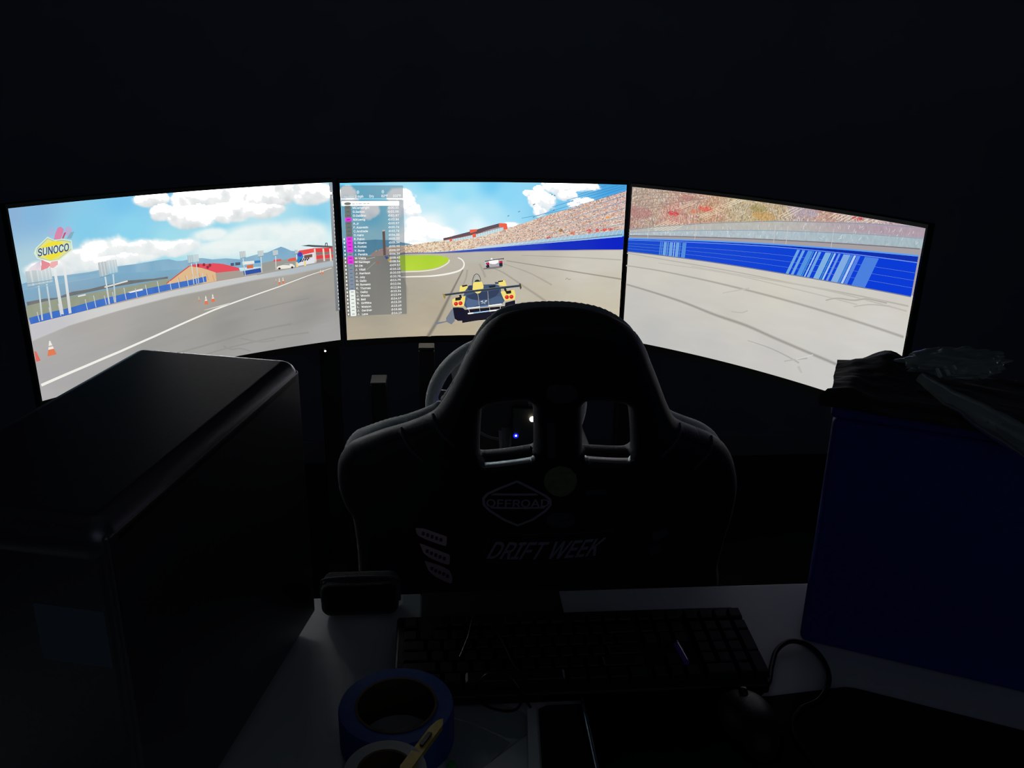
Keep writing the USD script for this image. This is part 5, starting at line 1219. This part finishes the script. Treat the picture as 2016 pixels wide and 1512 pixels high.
# keyboard
kb = thing('keyboard', 'full size black keyboard lying across the white desk', 'keyboard', (.044, -1.30, DZ))
kx0, kx1, ky0, ky1, kz = -.172, .262, -1.372, -1.2285, DZ
def kpt(m):
    m = m.copy()
    m.vertices[:, 2] += (m.vertices[:, 1] - ky0) * .06
    return m
obj('keyboard_body', kpt(rbox(kx0, kx1, ky0, ky1, kz + .002, kz + .017, .004)), M_KBODY, kb)
def keycap(x, y, w, h):
    b, t, z0, z1 = .0008, .0028, kz + .0165, kz + .0265
    lo = [(x + b, y + b), (x + w - b, y + b), (x + w - b, y + h - b), (x + b, y + h - b)]
    hi = [(x + t, y + t), (x + w - t, y + t), (x + w - t, y + h - .0018), (x + t, y + h - .0018)]
    mid = [(a[0] * .25 + c[0] * .75, a[1] * .25 + c[1] * .75) for a, c in zip(lo, hi)]
    v = [(*p, z0) for p in lo] + [(*p, z1 - .0018) for p in mid] + [(p[0] * .96 + (x + w / 2) * .04, p[1] * .96 + (y + h / 2) * .04, z1) for p in hi]
    f = []
    for l in (0, 4):
        for j in range(4):
            k2 = (j + 1) % 4
            f += [[l + j, l + k2, l + 4 + k2], [l + j, l + 4 + k2, l + 4 + j]]
    f += [[8, 9, 10], [8, 10, 11], [3, 2, 1], [3, 1, 0]]
    return trimesh.Trimesh(v, f, process=False)
U = .01905
rowsk = [(5.25, [(0, 1)] + [(2 + i, 1) for i in range(4)] + [(6.5 + i, 1) for i in range(4)] + [(11 + i, 1) for i in range(4)] + [(15.25 + i, 1) for i in range(3)] + [(18.5 + i, 1) for i in range(4)]),
         (4.0, [(i, 1) for i in range(13)] + [(13, 2)] + [(15.25 + i, 1) for i in range(3)] + [(18.5 + i, 1) for i in range(4)]),
         (3.0, [(0, 1.5)] + [(1.5 + i, 1) for i in range(12)] + [(13.5, 1.5)] + [(15.25 + i, 1) for i in range(3)] + [(18.5 + i, 1) for i in range(3)]),
         (2.0, [(0, 1.75)] + [(1.75 + i, 1) for i in range(11)] + [(12.75, 2.25)] + [(18.5 + i, 1) for i in range(3)]),
         (1.0, [(0, 2.25)] + [(2.25 + i, 1) for i in range(10)] + [(12.25, 2.75), (16.25, 1)] + [(18.5 + i, 1) for i in range(3)]),
         (0.0, [(0, 1.25), (1.25, 1.25), (2.5, 1.25), (3.75, 6.25), (10, 1.25), (11.25, 1.25), (12.5, 1.25), (13.75, 1.25)] + [(15.25 + i, 1) for i in range(3)] + [(18.5, 2), (20.5, 1)])]
KX, KY = kx0 + .0085, ky0 + .0095
for ry, keys in rowsk:
    for x, w in keys:
        obj('key', kpt(keycap(KX + x * U, KY + ry * U, w * U, U)), M_KEY, kb, smooth=False)
for ry in (3.0, 1.0):
    obj('key', kpt(keycap(KX + 21.5 * U, KY + (ry if ry == 3.0 else 0) * U - (U if ry == 3.0 else 0), U, 2 * U)), M_KEY, kb, smooth=False)

# thin cable looped over the keyboard
zc_ = kz + .034
cb = [[(-0.0957,-1.3322)][0], [(-0.0846,-1.2965)][0], [(-0.0758,-1.2603)][0], [(-0.0614,-1.2712)][0], [(-0.0466,-1.3016)][0], [(-0.0337,-1.3522)][0], [(-0.0231,-1.3703)][0], [(-0.0331,-1.3926)][0], [(-0.0581,-1.3895)][0], [(-0.0769,-1.3715)][0], [(-0.0677,-1.3598)][0], [(-0.0419,-1.3613)][0], [(-0.0178,-1.3875)][0]]
cz_ = [.8135, .816, .819, .819, .816, .814, .811, .790, .787, .789, .809, .808, .785]
cable = obj('thin_cable', tube(smooth_path([(a[0], a[1], z) for a, z in zip(cb, cz_)], 8), .0016, 8), M_CABLE)
tag(cable, 'thin black cable looping over the front of the keyboard', 'cable')
pen = thing('purple_pen', 'short glossy purple pen lying on the number pad', 'pen', (.17, -1.32, .81))
pa, pb = [(0.1616,-1.3192)][0], [(0.1664,-1.3518)][0]
obj('pen_barrel', tube([(*pa, .8125), (pa[0] * .97 + pb[0] * .03, pa[1] * .97 + pb[1] * .03, .8125), (*pb, .8105)], [.0022, .0036, .0036], 14), M_PURPLE, pen)
obj('pen_clip', tube([(pa[0] + .002, pa[1], .817), (pb[0] * .6 + pa[0] * .4 + .002, pb[1] * .6 + pa[1] * .4, .8165)], .0009, 6), M_RIM, pen)

# tape rolls, yellow marker, green tack
tp = np.array([-.1645, -1.4185, DZ])
tape = thing('tape_roll', 'wide roll of blue painter tape standing on its side near the viewer', 'tape', tp)
obj('tape_winding', lathe([(.0435, .001), (.0595, .001), (.0605, .004), (.0605, .045), (.0595, .048), (.0435, .048)], 72).apply_translation(tp), M_TAPE, tape)
obj('tape_core', lathe([(.0405, 0), (.0434, 0), (.0434, .0485), (.0405, .0485)], 72).apply_translation(tp), M_CARD, tape)
wp = np.array([[(-0.1693,-1.4994)][0][0], [(-0.1693,-1.4994)][0][1] - .038, DZ + .0488])
wt2 = thing('tape_roll', 'small roll of white tape resting on the near rim of the blue roll', 'tape', wp)
obj('tape_winding', lathe([(.026, 0), (.038, 0), (.0385, .002), (.0385, .023), (.038, .025), (.026, .025)], 64).apply_translation(wp), M_WTAPE, wt2)
obj('tape_core', lathe([(.0235, 0), (.0259, 0), (.0259, .0255), (.0235, .0255)], 64).apply_translation(wp), M_CARD, wt2)
mk = thing('utility_knife', 'yellow utility knife leaning across the two tape rolls', 'knife', (-.13, -1.45, .82))
ya, yb = np.array([*[(-0.1168,-1.4537)][0], .829]), np.array([*[(-0.1537,-1.5518)][0], .8545])
yd = (yb - ya) / np.linalg.norm(yb - ya)
yn = np.cross(yd, [0, 0, 1.0]); yn /= np.linalg.norm(yn)
yu = np.cross(yn, yd)
prof = Polygon([(0, -.001), (.012, -.0052), (.100, -.0056), (.103, -.003), (.103, .003), (.100, .0056), (.022, .0054), (.006, .003)])
obj('knife_body', patch(prof, .01, lambda x, y, w: ya + np.outer(x, yd) + np.outer(y, yn) + np.outer(np.asarray(w) - .002, yu if yu[2] > 0 else -yu), .0055), M_YELLOW, mk, smooth=False)
obj('blade_slider', patch(sbox(.035, -.002, .06, .002), .006, lambda x, y, w: ya + np.outer(x, yd) + np.outer(y, yn) + np.outer(np.asarray(w) + .0036, yu if yu[2] > 0 else -yu), .0022), M_BLACK, mk, smooth=False)
gp = np.array([*[(-0.1070,-1.4687)][0], DZ])
gt = thing('green_tack', 'small bright green push pin between tape and papers', 'push pin', gp)
obj('pin_head', lathe([(0, .001), (.0045, .001), (.0045, .003), (.0030, .004), (.0030, .009), (.0048, .011), (.0040, .0135), (0, .0142)], 20).apply_translation(gp), M_GREEN, gt)
obj('pin_point', tube([gp + [0, 0, .001], gp + [.006, .004, .0005]], .0005, 6), M_RIM, gt)

# papers
def flat(name, pts, z, material, label, cat, th=.0006):
    g = Polygon(pts)
    return tag(obj(name, patch(g, .03, lambda x, y, w: np.stack([x, y, z + np.asarray(w)], -1), th), material, None, smooth=False), label, cat)
flat('paper_sheet', [(-0.1225,-1.3632),(-0.0675,-1.3588),(-0.0220,-1.3835),(-0.0258,-1.4230),(-0.0419,-1.4251),(-0.0807,-1.3978),(-0.1214,-1.3758)], DZ + .0002, M_PAPER, 'grey white sheet of paper farthest from the viewer beside the tape', 'paper')
flat('paper_sheet', [(-0.1113,-1.3874),(-0.0835,-1.3988),(-0.0433,-1.4291),(-0.0839,-1.4769),(-0.1123,-1.4751)], DZ + .0010, M_PAPER, 'grey white sheet of paper in the middle beside the tape', 'paper')
flat('paper_sheet', [(-0.0371,-1.4321),(-0.0240,-1.4208),(-0.0174,-1.4821),(-0.0891,-1.4776)], DZ + .0022, M_PAPER2, 'bright white paper nearest the viewer beside the tape', 'paper')
flat('white_strip', [(-0.0219,-1.3862),(-0.0129,-1.3867),(-0.0183,-1.4970),(-0.0305,-1.4963)], DZ + .0040, M_PAPER2, 'white raised strip along the edge of the dark desk mat', 'strip', .006)

# dark mat, tablet, mouse
mat_pts = [(-.008, -1.376), (.262, -1.376), (.36, -1.365), (.80, -1.59), (.80, -1.72), (-.03, -1.72)]
tag(obj('desk_mat', patch(Polygon(mat_pts).buffer(-.006).buffer(.006), .03, lambda x, y, w: np.stack([x, y, DZ + .0003 + np.asarray(w)], -1), .0028), M_MAT, None, smooth=False), 'thin black rubber mat in front of the keyboard', 'mat')
tl0, tl1 = [(0.0410,-1.3308)][0], [(0.0378,-1.4980)][0]
tb_ = thing('tablet', 'black glossy tablet with a polished edge on the rubber mat', 'tablet', (.12, -1.43, DZ))
obj('tablet_body', rbox(.0425, .205, -1.585, -1.378, DZ + .0035, DZ + .0125, .004, 16), M_GLASSY, tb_)
obj('polished_edge', tube(smooth_path([(.041, -1.376, DZ + .011), (.0405, -1.45, DZ + .011), (.040, -1.53, DZ + .011), (.0395, -1.585, DZ + .011)], 5), .0022, 10), M_RIM, tb_, label='bright polished metal edge')
mo = np.array([*[(0.2183,-1.4270)][0], DZ])
ms = thing('computer_mouse', 'black computer mouse to the right of the tablet', 'mouse', mo)
mi = trimesh.creation.icosphere(4, 1.0)
mv = mi.vertices.copy()
mv[:, 2] = np.where(mv[:, 2] > 0, mv[:, 2], 0)
mv = np.sign(mv) * np.abs(mv) ** np.array([.85, .9, .9]) * np.array([.032, .054, .034])
mv[:, 2] *= 1 - .25 * (mv[:, 1] / .054)
obj('mouse_shell', trimesh.Trimesh(mv + mo + [0, 0, .0035], mi.faces, process=False), M_BLACK, ms, smooth=60)
obj('scroll_wheel', moved(lathe([(.004, -.003), (.0085, -.003), (.009, 0), (.0085, .003), (.004, .003)], 20), 0, mo + [0, .026, .0275], ry=math.pi / 2), M_CABLE, ms)
obj('button_seam', tube(smooth_path([mo + [0, .052, .012], mo + [0, .040, .0255], mo + [0, .012, .0345]], 5), .0006, 6), M_KBODY, ms)
lp = [[(0.2441,-1.3788)][0], [(0.2660,-1.3561)][0], [(0.2805,-1.3262)][0], [(0.2986,-1.2958)][0], [(0.3217,-1.2797)][0], [(0.3413,-1.2901)][0], [(0.3477,-1.3185)][0], [(0.3395,-1.3559)][0], [(0.3131,-1.3898)][0], [(0.2849,-1.4050)][0], [(0.2641,-1.4359)][0], [(0.2686,-1.4810)][0], [(0.2783,-1.5094)][0]]
lz = [.7805 if i not in (8, 9) else .7815 for i in range(len(lp))]
obj('mouse_cable', tube(smooth_path([(a[0], a[1], z) for a, z in zip(lp, lz)], 8), .0032, 10), M_CABLE, ms)
